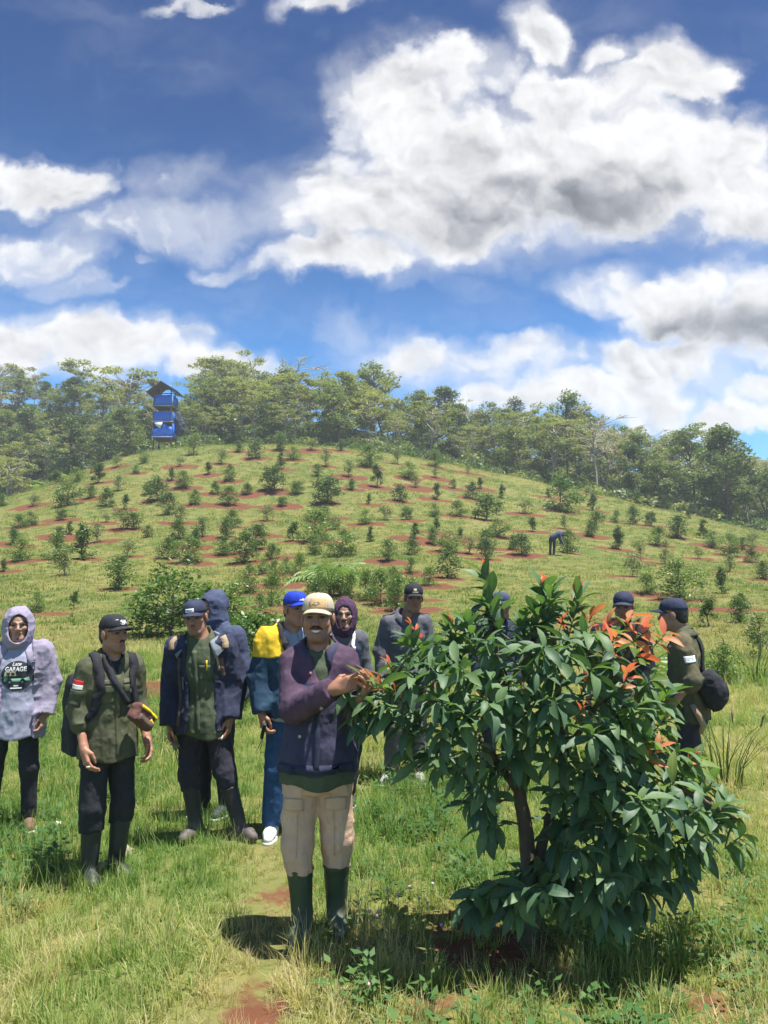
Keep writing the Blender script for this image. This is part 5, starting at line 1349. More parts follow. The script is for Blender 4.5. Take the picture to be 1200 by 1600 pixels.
# ---------------------------------------------------- 12: farmer bending on the slope
q = hit(864, 868); f_ = empty('person', (q.x, q.y, q.z - .03), R(0), 1.0); tag(f_, 'distant worker in dark clothes bending over on the lower slope', 'person')
def leg(P, x): return smin(d_cap(P, (x, 0, .80), (x - .02, -.03, .44), .085, .065), d_cap(P, (x - .02, -.03, .44), (x - .03, .03, .05), .062, .055), .03)
me = Bag_of(sdf_mesh((-.35, -.3, -.03), (.35, .3, .95), .028, lambda P: smin(np.minimum(leg(P, -.10), leg(P, .08)), d_ell(P, (0, 0, .84), (.17, .13, .13)), .05)), 'trousers'); me.materials.append(M['dark']); link('trousers', me, f_)
me = Bag_of(sdf_mesh((-.4, -.35, .30), (.75, .35, 1.25), .028, lambda P: smin(d_cap(P, (0, 0, .90), (.34, -.03, 1.06), .145, .155), np.minimum(smin(d_cap(P, (.33, -.16, 1.05), (.36, -.19, .78), .062, .05), d_cap(P, (.36, -.19, .78), (.45, -.15, .58), .05, .042), .02), d_cap(P, (.33, .12, 1.05), (.42, .15, .62), .06, .042)), .04)), 'jacket'); me.materials.append(M['blueg']); link('jacket', me, f_)
me = Bag_of(sdf_mesh((.2, -.3, .45), (.75, .3, 1.25), .022, lambda P: np.minimum(smin(d_ell(P, (.50, -.03, 1.03), (.10, .085, .11)), d_cap(P, (.34, -.03, 1.06), (.5, -.03, 1.04), .06, .06), .03), d_ell(P, (.465, -.15, .55), (.04, .03, .05)))), 'body')
a = me.color_attributes.new('tone', 'FLOAT_COLOR', 'POINT'); a.data.foreach_set('color', np.tile([.2, .09, .054, 1], len(me.vertices)).astype(np.float32)); me.materials.append(skin_mat('all')); link('body', me, f_)
me = Bag_of(sdf_mesh((.3, -.25, .9), (.8, .25, 1.3), .022, lambda P: np.minimum(np.maximum(d_ell(P, (.51, -.03, 1.05), (.118, .105, .115)), .96 - P[2] + .3 * (P[0] - .5)), np.maximum(d_ell(P, (.53, -.03, 1.01), (.20, .17, .035)), -1))), 'hat'); me.materials.append(M['black']); link('hat', me, f_)
# ============================================================ THE RED-TIPPED TREE IN FRONT
def big_leaf(seed, bend, width=.30, fold=.35):
    """unit-length leaf along +Y, folded on its midrib and curved down; 12 quads"""
    r = random.Random(seed); vs = []; fs = []; n = 6; wob = r.uniform(-.08, .08)
    prof = [.10, .62, .93, 1.0, .86, .52, .05]
    y = 0; z = 0; ang = .10
    for i in range(n + 1):
        t = i / n; w = width / 2 * prof[i]; x0 = wob * math.sin(math.pi * t) * .5
        rip = .012 * math.sin(i * 2.4 + seed)
        vs += [(x0 - w, y, z + w * fold + rip), (x0, y, z), (x0 + w, y, z + w * fold - rip)]
        ang -= bend / n; y += math.cos(ang) / n; z += math.sin(ang) / n
    for i in range(n):
        a = 3 * i; fs += [(a, a + 1, a + 4, a + 3), (a + 1, a + 2, a + 5, a + 4)]
    return np.array(vs), np.array(fs)
def glossleaf(name, c, c2, rib, trans, rough=.52, spec=.34, tcol=(1.6, 1.9, .6)):
    m, N, b = new_mat(name)
    u = N.new('ShaderNodeAttribute'); u.attribute_name = 'across'; oi = N.new('ShaderNodeObjectInfo'); geo = N.new('ShaderNodeNewGeometry')
    tcn = N.new('ShaderNodeTexCoord').outputs['Object']
    f = N.math('MULTIPLY_ADD', oi.outputs['Random'], .5, N.math('MULTIPLY', geo.outputs['Random Per Island'], .5))
    cc = N.mix(f, col4(c), col4(c2)); cc = N.mix(N.ramp(N.noise(tcn, 9, 4, .6), .45, .75, 0, .45), cc, col4(tuple(q * .6 for q in c)))
    cc = N.mix(N.ramp(N.math('ABSOLUTE', u.outputs['Fac']), .05, .16, .75, 0), cc, col4(rib))
    N.l.new(cc, b.inputs['Base Color']); b.inputs['Roughness'].default_value = rough; b.inputs['Specular IOR Level'].default_value = spec
    tr = N.new('ShaderNodeBsdfTranslucent'); N.l.new(N.vm('MULTIPLY', cc, tcol), tr.inputs[0])
    mx = N.new('ShaderNodeMixShader'); mx.inputs[0].default_value = trans
    N.l.new(b.outputs[0], mx.inputs[1]); N.l.new(tr.outputs[0], mx.inputs[2]); N.l.new(mx.outputs[0], N.n['Material Output'].inputs[0]); return m
LM = dict(dark=glossleaf('dark_glossy_leaf', (.044, .096, .052), (.086, .150, .078), (.10, .15, .07), .18),
          mid=glossleaf('mid_glossy_leaf', (.086, .165, .075), (.140, .215, .095), (.15, .20, .085), .27),
          light=glossleaf('fresh_green_leaf', (.11, .185, .05), (.18, .24, .075), (.22, .27, .09), .35),
          orange=glossleaf('copper_young_leaf', (.50, .19, .095), (.52, .29, .12), (.55, .32, .17), .35, tcol=(1.5, 1.1, .7)),
          red=glossleaf('red_young_leaf', (.62, .13, .07), (.60, .24, .13), (.5, .2, .1), .35, tcol=(1.4, .9, .6)))
LVAR = [big_leaf(i, bnd, wd) for i, (bnd, wd) in enumerate(((.5, .35), (.95, .33), (1.3, .37), (.75, .31), (.3, .35)))]
LMESH = {}
def leaf_mesh(v, mt):
    if (v, mt) not in LMESH:
        me = np_mesh('leaf', LVAR[v][0], LVAR[v][1]); fattr(me, 'across', np.tile([-1, 0, 1], 7)); me.materials.append(LM[mt]); LMESH[v, mt] = me
    return LMESH[v, mt]
TB = hit(828, 1487); TBASE = Vector((TB.x, TB.y, tz1(TB.x, TB.y)))
tree = empty('fruit_tree', TBASE); tag(tree, 'leafy fruit tree with glossy dark leaves and orange young leaves beside the man in the tan cap', 'tree'); tree['label'] = 'glossy dark green fruit tree with orange young leaves beside the tan cap man'
D0 = TBASE.y
def W_(px, py, dz=0.0): return at(px, py, D0 + dz) - TBASE
bark = plain('tree_bark', (.115, .082, .055), .9, scale=16, var=.45, bump=.5)
twigm = plain('green_twig', (.085, .115, .045), .7, scale=20, var=.3)
LIMB = [[(828, 1500, 0, .046), (830, 1430, .0, .042), (828, 1350, .0, .038), (817, 1270, .02, .034), (806, 1200, .04, .028), (792, 1110, .06, .022), (772, 1000, .03, .016), (757, 915, .0, .009)],
        [(833, 1372, .0, .028), (850, 1310, .05, .026), (868, 1250, .10, .024), (880, 1170, .10, .020), (872, 1060, .05, .016), (856, 940, .0, .009)],
        [(836, 1362, .0, .024), (900, 1305, -.12, .020), (985, 1240, -.2, .016), (1070, 1235, -.22, .012), (1150, 1280, -.2, .007)],
        [(812, 1240, .03, .020), (745, 1150, -.05, .017), (670, 1090, -.12, .013), (610, 1062, -.14, .010), (556, 1040, -.16, .006)],
        [(880, 1180, .1, .016), (935, 1100, .0, .013), (985, 1010, -.05, .010), (1000, 965, -.06, .006)],
        [(828, 1400, .0, .014), (790, 1385, -.1, .010), (745, 1395, -.16, .006)],
        [(832, 1395, .0, .016), (890, 1400, -.18, .012), (950, 1430, -.28, .008)],
        [(808, 1205, .04, .016), (770, 1100, -.22, .012), (830, 1020, -.3, .009), (850, 985, -.3, .005)],
        [(905, 1300, -.1, .014), (960, 1160, -.35, .011), (990, 1080, -.4, .007)]]
LP = []
for k, l in enumerate(LIMB):
    pts = [W_(a, b_, dz) for a, b_, dz, r_ in l]; b = MB()
    fine = []; fr_ = []
    for i in range(len(pts) - 1):
        for q in range(4):
            t = q / 4; fine.append(pts[i].lerp(pts[i + 1], t) + Vector((random.gauss(0, .004), random.gauss(0, .004), 0))); fr_.append(l[i][3] * (1 - t) + l[i + 1][3] * t)
    fine.append(pts[-1]); fr_.append(l[-1][3]); b.tube(fine, fr_, 10)
    b.build('trunk' if k == 0 else 'branch', bark, tree); LP += [(f, r_) for f, r_ in zip(fine[2:], fr_[2:])]
POLY = [(757,925),(775,965),(800,1000),(835,930),(865,925),(905,955),(945,985),(985,985),(1015,1020),(1022,1090),(1062,1150),(1110,1215),(1140,1285),(1085,1345),(1030,1360),(985,1405),(950,1425),(915,1375),(870,1370),(830,1392),(775,1405),(745,1385),(765,1365),(840,1350),(875,1310),(872,1245),(845,1200),(785,1195),(755,1250),(735,1235),(670,1190),(615,1165),(580,1110),(575,1065),(620,1020),(665,990),(705,990),(735,950)]
def inpoly(x, y):
    c = False; n = len(POLY)
    for i in range(n):
        x1, y1 = POLY[i]; x2, y2 = POLY[(i + 1) % n]
        if (y1 > y) != (y2 > y) and x < (x2 - x1) * (y - y1) / (y2 - y1) + x1: c = not c
    return c
def edge(x, y):
    b = 1e9
    for i in range(len(POLY)):
        a = Vector(POLY[i]); d = Vector(POLY[(i + 1) % len(POLY)]) - a; p = Vector((x, y)) - a
        t = min(1, max(0, p.dot(d) / d.dot(d))); b = min(b, (p - d * t).length)
    return b
tr = random.Random(12); CL = []     # (px, py, depth offset, kind)
SPECIAL = [(880,1408,-.35,'low'),(985,1425,-.3,'low'),(1015,1395,-.3,'low'),(930,1398,-.42,'low'),(800,1418,-.32,'low'),(738,1415,-.2,'low'),(1062,1372,-.25,'low'),(955,1372,-.48,'low'),(642,975,-.15,'redsmall'),(700,962,-.12,'redsmall'),(757,884,0,'redsmall'),(905,912,0,'redsmall'),(880,965,-.2,'redsmall'),(1088,1175,-.22,'redsmall'),(605,1035,-.2,'redsmall'),(757,905,0,'top'),(762,945,-.05,'top'),(850,905,-.02,'topred'),(905,935,.0,'top'),(838,960,-.1,'top'),(700,985,-.12,'top'),(640,1000,-.15,'top'),(560,1052,-.2,'redlow'),(585,1062,-.24,'redlow'),(612,1075,-.22,'redlow'),
  (545,1085,-.15,'mid'),(556,1118,-.2,'mid'),(575,1095,-.26,'mid'),(985,965,-.1,'orange'),(1012,985,-.15,'orange'),(965,990,-.22,'orange'),(1040,990,-.05,'orange'),(950,975,-.05,'red'),(1000,1018,-.2,'orange'),(925,962,-.02,'red'),(940,1005,-.28,'orange'),
  (983,1050,-.45,'red'),(915,1062,-.42,'redsmall'),(912,1102,-.5,'redsmall'),(1032,1165,-.4,'red'),(1020,1060,-.2,'lightmix'),(1040,1090,-.1,'light'),(990,1110,-.42,'light'),(1080,1195,-.2,'light'),(1130,1260,-.2,'light'),(1160,1305,-.15,'mid'),(1110,1300,-.3,'mid'),
  (1010,1160,-.42,'light'),(960,1130,-.45,'lightmix'),(745,1395,-.18,'low'),(775,1385,-.25,'low'),(815,1395,-.38,'low'),(850,1390,-.45,'low'),(955,1430,-.38,'lowbig'),(905,1330,-.45,'low'),(990,1340,-.4,'low'),(1050,1330,-.3,'low'),(760,1290,-.12,'low'),(735,1255,-.15,'low'),(925,1045,-.45,'mid'),(850,1010,-.42,'mid'),(880,1000,-.30,'mid')]
CL += SPECIAL
def tryadd(n, mind, layer):
    got = 0; k = 0; mine = []
    while got < n and k < 6000:
        k += 1; x, y = tr.uniform(540, 1150), tr.uniform(900, 1430)
        if not inpoly(x, y): continue
        if any((x - q[0]) ** 2 + (y - q[1]) ** 2 < mind * mind for q in mine): continue
        e = edge(x, y); T = .58 * math.sqrt(max(0, 1 - (1 - min(e, 180) / 180) ** 2))
        if layer == 'front':
            if any((x - q[0]) ** 2 + (y - q[1]) ** 2 < 26 ** 2 for q in SPECIAL): continue
            dz = -T * tr.uniform(.75, 1) - .02
        elif layer == 'mid': dz = T * tr.uniform(-.5, .3)
        else: dz = T * tr.uniform(.5, 1)
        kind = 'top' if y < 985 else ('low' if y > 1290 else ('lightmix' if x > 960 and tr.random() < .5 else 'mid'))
        if kind == 'top' and layer != 'front': kind = 'mid'
        mine.append((x, y, dz, kind)); got += 1
    return mine
CL += tryadd(80, 37, 'front') + tryadd(38, 52, 'mid') + tryadd(28, 60, 'back')
AX = W_(845, 1250, .05)
leaves = []; TW = MB()
for (x, y, dz, kind) in CL:
    tip = W_(x, y, dz); out = tip - Vector((AX.x, AX.y, tip.z * .6 + .3)); out.z *= .5; out.normalize()
    near = min(LP, key=lambda q: (q[0] - tip).length + max(0, q[0].z - tip.z) * 1.2)[0]
    up = {'top': 1.6, 'topred': 1.8, 'orange': .9, 'red': 1.6, 'redsmall': 1.3, 'redlow': .9, 'light': .9, 'lightmix': .9, 'mid': .75, 'low': .3, 'lowbig': -.3}[kind]
    st = (out + Vector((0, 0, up)) + Vector((tr.gauss(0, .2), tr.gauss(0, .2), 0))).normalized()
    L_ = {'top': .20, 'topred': .16, 'lowbig': .05}.get(kind, .10)
    mid = near.lerp(tip - st * L_, .6) + Vector((0, 0, .02))
    TW.tube([near, mid, tip - st * L_, tip], [.006, .005, .0042, .003], 5, cap=False)
    n = {'top': 17, 'topred': 15, 'redsmall': 6, 'red': 7, 'redlow': 7, 'orange': 8, 'lowbig': 10}.get(kind, 12)
    a1 = st.cross(Vector((.2, .3, .93))).normalized(); a2 = st.cross(a1); ph0 = tr.uniform(0, 6.28)
    for i in range(n):
        t = i / n; ph = ph0 + i * 2.4; rad = a1 * math.cos(ph) + a2 * math.sin(ph); org = tip - st * L_ * t
        young = kind in ('red', 'redsmall', 'redlow', 'orange', 'topred')
        open_ = (.35 + .7 * t) if young or kind in ('top', 'light') else (.8 + .5 * t)
        if kind == 'orange': open_ = .7 + .6 * t
        d = (st * math.cos(open_) + rad * math.sin(open_)); droop = {'top': .12, 'topred': .1, 'light': .18, 'lightmix': .25, 'mid': .34, 'low': .62, 'lowbig': .6, 'orange': .25, 'red': .0, 'redsmall': .0, 'redlow': .15}[kind]
        d = (d - Vector((0, 0, droop * tr.uniform(.6, 1.4)))).normalized()
        sz = {'redsmall': .05, 'red': .085, 'redlow': .075, 'topred': .12, 'orange': .105, 'lowbig': .165, 'low': .14, 'top': .125}.get(kind, .130) * tr.uniform(.72, 1.2)
        if kind in ('red', 'redsmall') : mt = tr.choice(['red', 'red', 'orange'])
        elif kind == 'redlow': mt = tr.choice(['orange', 'red', 'light']) if t < .75 else 'light'
        elif kind == 'orange': mt = tr.choice(['orange', 'orange', 'orange', 'red', 'light']) if t < .85 else 'light'
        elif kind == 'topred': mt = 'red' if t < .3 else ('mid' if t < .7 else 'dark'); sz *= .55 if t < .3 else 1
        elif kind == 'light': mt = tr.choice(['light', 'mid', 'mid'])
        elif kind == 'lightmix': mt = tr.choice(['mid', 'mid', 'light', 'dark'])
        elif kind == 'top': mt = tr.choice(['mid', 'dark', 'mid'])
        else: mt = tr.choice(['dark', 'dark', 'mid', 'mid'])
        side = d.cross(Vector((0, 0, 1)))
        if side.length < .05: side = d.cross(Vector((0, 1, 0)))
        side.normalize(); nrm = side.cross(d).normalized(); tw = tr.gauss(0, .45)
        side2 = side * math.cos(tw) + nrm * math.sin(tw); nrm2 = nrm * math.cos(tw) - side * math.sin(tw)
        v_ = tr.choice([0, 1, 2, 3] if not young else [3, 4, 0]) if kind != 'top' else tr.choice([0, 3, 1])
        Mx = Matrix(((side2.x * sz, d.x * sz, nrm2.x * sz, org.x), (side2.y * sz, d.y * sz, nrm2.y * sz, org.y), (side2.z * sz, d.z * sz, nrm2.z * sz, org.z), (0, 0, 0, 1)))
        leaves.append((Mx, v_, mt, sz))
o = TW.build('fine_branches', twigm, tree); o.name = 'twig'; tag(o, kind='stuff')
# the 300 leaves that show largest become pieces of their own, the rest one mass
occ = {}
for i, (Mx, v_, mt, sz) in enumerate(leaves):
    c = TBASE + Mx @ Vector((0, .5, 0)); q = proj(c); key = (int(q[0] // 26), int(q[1] // 26)); occ.setdefault(key, []).append((c.y - .4 * sz, i))
order = sorted(((k, y, i) for lst in occ.values() for k, (y, i) in enumerate(sorted(lst))), key=lambda q: (q[0], q[1]))
single = set(i for _, _, i in order[:298]); FV, FQ, FA, FM = [], [], [], []; fn_ = 0; mi = {k: j for j, k in enumerate(LM)}
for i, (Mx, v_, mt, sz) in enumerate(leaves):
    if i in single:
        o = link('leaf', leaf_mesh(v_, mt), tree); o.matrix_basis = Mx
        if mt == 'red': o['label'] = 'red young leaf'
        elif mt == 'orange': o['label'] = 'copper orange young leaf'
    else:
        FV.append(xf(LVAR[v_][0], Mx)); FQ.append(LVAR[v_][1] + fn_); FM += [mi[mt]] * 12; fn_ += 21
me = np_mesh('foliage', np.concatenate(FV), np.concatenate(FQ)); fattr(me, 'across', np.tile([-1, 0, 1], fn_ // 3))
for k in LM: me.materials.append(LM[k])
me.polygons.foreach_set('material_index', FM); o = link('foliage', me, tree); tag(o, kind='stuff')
# yellowish sprout at the foot of the trunk
sp_ = empty('seedling', hit(845, 1470)); sp_.location.z = tz1(sp_.location.x, sp_.location.y); tag(sp_, 'small yellow-green seedling at the foot of the red-tipped tree', 'plant')
b = MB(); b.tube([(0, 0, -.02), (.01, 0, .07), (.0, .01, .15)], [.004, .003, .002], 5); b.build('stem', twigm, sp_)
for k in range(8):
    o = link('leaf', leaf_mesh(k % 4, 'light'), sp_); o.location = (0, 0, .05 + .013 * k); o.scale = (.07,) * 3; o.rotation_euler = (-.3, 0, k * 2.4)

# ============================================================ GRASS AND WEEDS
def grassmat(name, cols, trans=.45, k=1.0):
    cols = [tuple(q * k for q in c) for c in cols]
    m, N, b = new_mat(name); a = N.new('ShaderNodeAttribute'); a.attribute_type = 'INSTANCER'; a.attribute_name = 'tint'
    geo = N.new('ShaderNodeNewGeometry'); f = N.math('MULTIPLY_ADD', N.math('SUBTRACT', geo.outputs['Random Per Island'], .5), .55, a.outputs['Fac'], clamp=True)
    cr = N.new('ShaderNodeValToRGB'); N.l.new(f, cr.inputs[0]); e = cr.color_ramp.elements
    e[0].position, e[0].color = 0, col4(cols[0]); e[1].position, e[1].color = 1, col4(cols[-1])
    for i, c in enumerate(cols[1:-1]): q = e.new((i + 1) / (len(cols) - 1)); q.color = col4(c)
    N.l.new(cr.outputs[0], b.inputs['Base Color']); b.inputs['Roughness'].default_value = .55; b.inputs['Specular IOR Level'].default_value = .3
    tr_ = N.new('ShaderNodeBsdfTranslucent'); N.l.new(N.vm('MULTIPLY', cr.outputs[0], (1.3, 1.4, .7)), tr_.inputs[0])
    mx = N.new('ShaderNodeMixShader'); mx.inputs[0].default_value = trans
    N.l.new(b.outputs[0], mx.inputs[1]); N.l.new(tr_.outputs[0], mx.inputs[2]); N.l.new(mx.outputs[0], N.n['Material Output'].inputs[0]); return m
GM = grassmat('grass_blade', [(.115, .205, .050), (.175, .265, .068), (.265, .315, .10), (.37, .35, .16), (.46, .39, .22)], k=1.15)
GH = grassmat('hill_grass_blade', [(.085, .15, .036), (.13, .20, .05), (.19, .225, .072), (.27, .25, .115), (.34, .29, .16)])
WM = grassmat('weed_leaf', [(.055, .130, .038), (.080, .165, .048), (.125, .205, .062)], .35)
def tuft(seed, n, h, spread, wid, lean=.5, segs=3, mat=None):
    rng = np.random.default_rng(seed); V_, Q_ = [], []; k = 0
    for i in range(n):
        a = rng.uniform(0, 6.283); r = spread * math.sqrt(rng.uniform()); b0 = np.array([math.cos(a) * r, math.sin(a) * r, -.01])
        a2 = a + rng.normal() * .8; L = h * rng.uniform(.5, 1.25); ln = lean * rng.uniform(.2, 1.5); d = np.array([math.cos(a2), math.sin(a2), 0]); s = np.array([-math.sin(a2), math.cos(a2), 0])
        w = wid * rng.uniform(.7, 1.3)
        for j in range(segs + 1):
            t = j / segs; c = b0 + d * L * ln * t * t + np.array([0, 0, L * t * (1 - .35 * ln * t)]); ww = w * (1 - t) ** .7 + .0004
            V_ += [c - s * ww / 2, c + s * ww / 2]
        for j in range(segs): Q_.append([k + 2*j, k + 2*j + 1, k + 2*j + 3, k + 2*j + 2])
        k += 2 * (segs + 1)
    me = np_mesh('grass_tuft', np.array(V_), np.array(Q_)); me.materials.append(mat or GM); return template('grass_tuft', me)
def weed(seed):
    rng = np.random.default_rng(seed); V_, Q_ = [], []; k = 0
    for i in range(16):
        a = rng.uniform(0, 6.283); h = rng.uniform(.02, .13); r = rng.uniform(.0, .08); c = np.array([math.cos(a) * r, math.sin(a) * r, h]); d = np.array([math.cos(a), math.sin(a), rng.uniform(-.3, .5)]); d /= np.linalg.norm(d)
        s = np.cross(d, [0, 0, 1]); s /= np.linalg.norm(s); L = rng.uniform(.03, .06); w = L * .55
        V_ += [c, c + d * L * .5 + s * w / 2 - [0, 0, .004], c + d * L, c + d * L * .5 - s * w / 2 - [0, 0, .004]]; Q_.append([k, k + 1, k + 2, k + 3]); k += 4
        b0 = np.array([c[0] * .2, c[1] * .2, 0]); V_ += [b0 - [.001, 0, 0], b0 + [.001, 0, 0], c + [.001, 0, 0], c - [.001, 0, 0]]; Q_.append([k, k + 1, k + 2, k + 3]); k += 4
    me = np_mesh('weed', np.array(V_), np.array(Q_)); me.materials.append(WM); return template('weed', me)
def place(rng, n, y0, y1, wfac, power=1.0):
    y = y0 + (y1 - y0) * rng.uniform(0, 1, n) ** power; x = rng.uniform(-1, 1, n) * (wfac * y + .7); return x, y
def make_grass(name, n, y0, y1, temps, s0, s1, seed, label, power=1.0, dry=0.0, keep=None, wfac=.54):
    rng = np.random.default_rng(seed); x, y = place(rng, n, y0, y1, wfac, power)
    so = soil_at(x, y); pa = path_at(x, y); ok = rng.uniform(0, 1, n) > np.clip(so * 1.15, 0, .97)
    ok &= rng.uniform(0, 1, n) > pa * .05
    patch = fbm(x * .9, y * .9, 3, 31)
    if keep is not None: ok &= keep(x, y, patch, rng)
    x, y, so, pa, patch = x[ok], y[ok], so[ok], pa[ok], patch[ok]; n = len(x)
    p2 = fbm(x * .35 + 9, y * .35, 3, 47); p3 = fbm(x * 2.6, y * 2.6, 2, 77)
    tint = np.clip(.28 + dry + 1.7 * (p2 - .42) + 1.2 * (p3 - .38) + .34 * pa + .30 * sstep(2.0, 3.2, x) * sstep(6, 8, y) * (1 - sstep(11, 14, y)) + .18 * sstep(-1.2, -2.2, x) * (1 - sstep(3, 5, y)) + rng.normal(size=n) * .15, 0, 1)
    s = (s0 + (s1 - s0) * (y - y0) / (y1 - y0)) * rng.uniform(.65, 1.3, n) * (.75 + 1.0 * patch) * (1 - .5 * pa) * (1 - .4 * so)
    s3 = np.stack([s, s, s * rng.uniform(.8, 1.25, n)], 1)
    tl = rng.normal(size=(n, 2)) * .12
    return scatter(name, np.column_stack([x, y, tz(x, y)]), np.column_stack([tl, rng.uniform(0, 6.28, n)]), s3, rng.integers(0, len(temps), n), tint, temps, label)
make_grass('grass', 19000, 1.7, 14, [tuft(1, 20, .10, .055, .0050), tuft(2, 22, .085, .06, .0045, .8), tuft(3, 16, .125, .05, .0055, .6), tuft(4, 20, .07, .06, .006, .9), tuft(5, 12, .16, .05, .0040, .5)], .74, 1.22, 3, 'short mixed green and straw grass of the meadow', 1.2)
make_grass('hill_grass', 42000, 13, 80, [tuft(11, 18, .075, .18, .017, 1.1, 2, GH), tuft(12, 16, .09, .19, .018, 1.0, 2, GH), tuft(13, 18, .06, .18, .020, 1.3, 2, GH)], .85, 1.7, 4, 'grass covering the orchard hillside', 1.15, dry=.06, wfac=.78)
make_grass('dry_grass_stalks', 900, 2.2, 13, [tuft(21, 5, .22, .05, .0028, .45), tuft(22, 6, .18, .06, .0028, .7)], .8, 1.2, 6, 'thin straw coloured grass stalks', 1.3, dry=.5)
make_grass('weeds', 1500, 2.2, 12, [weed(1), weed(2), weed(3)], .8, 1.2, 8, 'low broad leaved weeds among the grass', 1.3, keep=lambda x, y, p, r: (p > .50) | ((x > -.25) & (y < 5.0) & (r.uniform(0, 1, len(x)) < .75)))
# ============================================================ BLUE LOOKOUT TOWER ON THE HILL
q = hit(256, 700) or at(256, 700, 75); Yt = 77.5; p = at(257, 690, Yt); T0 = Vector((p.x, Yt, tz1(p.x, Yt) - .1))
u = Yt / F                                   # metres per photo pixel there
tw = empty('lookout_tower', T0); tag(tw, 'narrow lookout tower clad in bright blue sheets on the hilltop', 'tower')
zt = lambda py: at(257, py, Yt).z - T0.z
xt = lambda px: at(px, 690, Yt).x - T0.x
bluem = plain('blue_sheet', (.010, .13, .62), .45, var=.12, scale=2); wood = plain('weathered_wood', (.10, .085, .075), .9, var=.3, scale=3); roofm = plain('dark_roof_sheet', (.13, .105, .12), .8, var=.25, scale=2)
netm = plain('dark_shade_net', (.045, .055, .085), .9, var=.3, scale=2); whitec = plain('white_cloth', (.62, .63, .68), .8, var=.1)
xl, xr = xt(243.5), xt(272); xl2, xr2 = xt(246.5), xt(268.5); dp = (xr - xl)
for sx, sy in ((0, 0), (1, 0), (0, 1), (1, 1)):
    b = MB(); b.tube([((xl, xr)[sx], sy * dp - dp / 2, -.4), ((xl2, xr2)[sx], sy * dp * .8 - dp * .4, zt(612))], [.07, .06], 6); b.build('post', wood, tw)
for k, (pa, pb) in enumerate(((620.5, 637), (646, 661.5), (664, 685.5))):
    za, zb = zt(pb), zt(pa); f = lambda z: (z - zt(690)) / (zt(612) - zt(690))
    for side in ((-1, 1) if k == 2 else (-1,)):
        b = MB(); y_ = lambda z: side * (dp / 2 + .09 - f(z) * dp * .1)
        xa, xb = xl - .10 + f(za) * (xl2 - xl), xr + .10 + f(za) * (xr2 - xr); xc, xd = xl - .10 + f(zb) * (xl2 - xl), xr + .10 + f(zb) * (xr2 - xr)
        n = 10; top = []
        if k == 2 and side == -1:                # the lowest sheet hangs torn at its upper edge
            prof = [.62, .60, .58, .62, .72, .98, .95, .86, .78, .72, .66]
        else: prof = [1 - .02 * math.sin(i * 1.3) for i in range(n + 1)]
        vs = []; fs = []
        for i in range(n + 1):
            t = i / n
            for j in range(4):
                s = j / 3 * prof[i]; vs.append((xa + (xb - xa) * t + (xc + (xd - xc) * t - xa - (xb - xa) * t) * s, y_(za) + side * .03 * math.sin(i * 1.9 + j), za + (zb - za) * s))
        for i in range(n):
            for j in range(3): a = i * 4 + j; fs.append((a, a + 4, a + 5, a + 1))
        o = mesh_obj('blue_sheet', vs, fs, bluem, tw); md = o.modifiers.new('thick', 'SOLIDIFY'); md.thickness = .02
    for xs in (0, 1):
        x_ = (xl - .09, xr + .09)[xs]; o = mesh_obj('side_sheet', [(x_, -dp / 2, za), (x_, dp / 2, za), (x_ * .97, dp / 2 * .95, zb), (x_ * .97, -dp / 2 * .95, zb)], [(0, 1, 2, 3)], bluem, tw); md = o.modifiers.new('thick', 'SOLIDIFY'); md.thickness = .02
    b = MB(); b.box((0, 0, za - .10), (xr - xl + .1, dp, .08)); b.build('platform', wood, tw, False)
    b = MB(); b.tube([(xl - .12, -dp / 2 - .12, za - .02), (xr + .12, -dp / 2 - .12, za - .02)], [.035, .035], 5); b.build('rail', plain('pale_rail', (.35, .42, .55), .7) if k == 0 else bpy.data.materials['pale_rail'], tw)
o = mesh_obj('white_cloth', [(xl + .12, -dp / 2 - .16, zt(664)), (xl + .95, -dp / 2 - .16, zt(663)), (xl + .75, -dp / 2 - .17, zt(673)), (xl + .30, -dp / 2 - .17, zt(669))], [(0, 1, 2, 3)], whitec, tw)
o.modifiers.new('thick', 'SOLIDIFY').thickness = .01
rz, ez = zt(601), zt(616.5); xm = xt(254); el_, er_ = xt(232), xt(280)
for (xe, zz) in ((el_, ez - .05), (er_, ez)):
    o = mesh_obj('roof_slope', [(xm, -dp * .75, rz), (xm, dp * .75, rz), (xe, dp * .75, zz), (xe, -dp * .75, zz)], [(0, 1, 2, 3)], roofm, tw, False); o.modifiers.new('thick', 'SOLIDIFY').thickness = .06
for yy_ in (-dp * .7, dp * .7):
    b = MB(); b.tube([(el_ + .2, yy_, ez + .02), (xm, yy_, rz - .06), (er_ - .2, yy_, ez + .02)], [.04] * 3, 5); b.tube([(xl2 - .1, yy_ * .6, zt(612)), (xr2 + .1, yy_ * .6, zt(612))], [.045, .045], 5); b.build('rafter', wood, tw)
b = MB(); b.tube([(xt(252), -dp * .3, zt(622)), (xt(250), -dp * .3, zt(612))], [.12, .10], 6); b.build('corner_post', plain('red_brown_post', (.22, .08, .06), .8), tw)
def fnet(P):
    d = d_ell(P, (xt(280), .1, zt(667)), (.48, .35, .95)); d = smin(d, d_ell(P, (xt(277), .0, zt(655)), (.36, .3, .75)), .2); return d + folds(P, .07, (3, 3, 2), 3)
nt = empty('shade_net', T0); tag(nt, 'dark bundled net hanging on the right side of the blue tower', 'net')
o = link('net_bundle', Bag_of(sdf_mesh((xt(280) - .9, -.6, zt(690)), (xt(280) + .9, .8, zt(640)), .07, fnet), 'net_bundle'), nt); o.data.materials.append(netm)
b = MB(); b.tube([(xr - .02, 0, zt(644)), (xt(278), 0, zt(646))], [.03, .03], 5); b.build('rope', wood, nt)
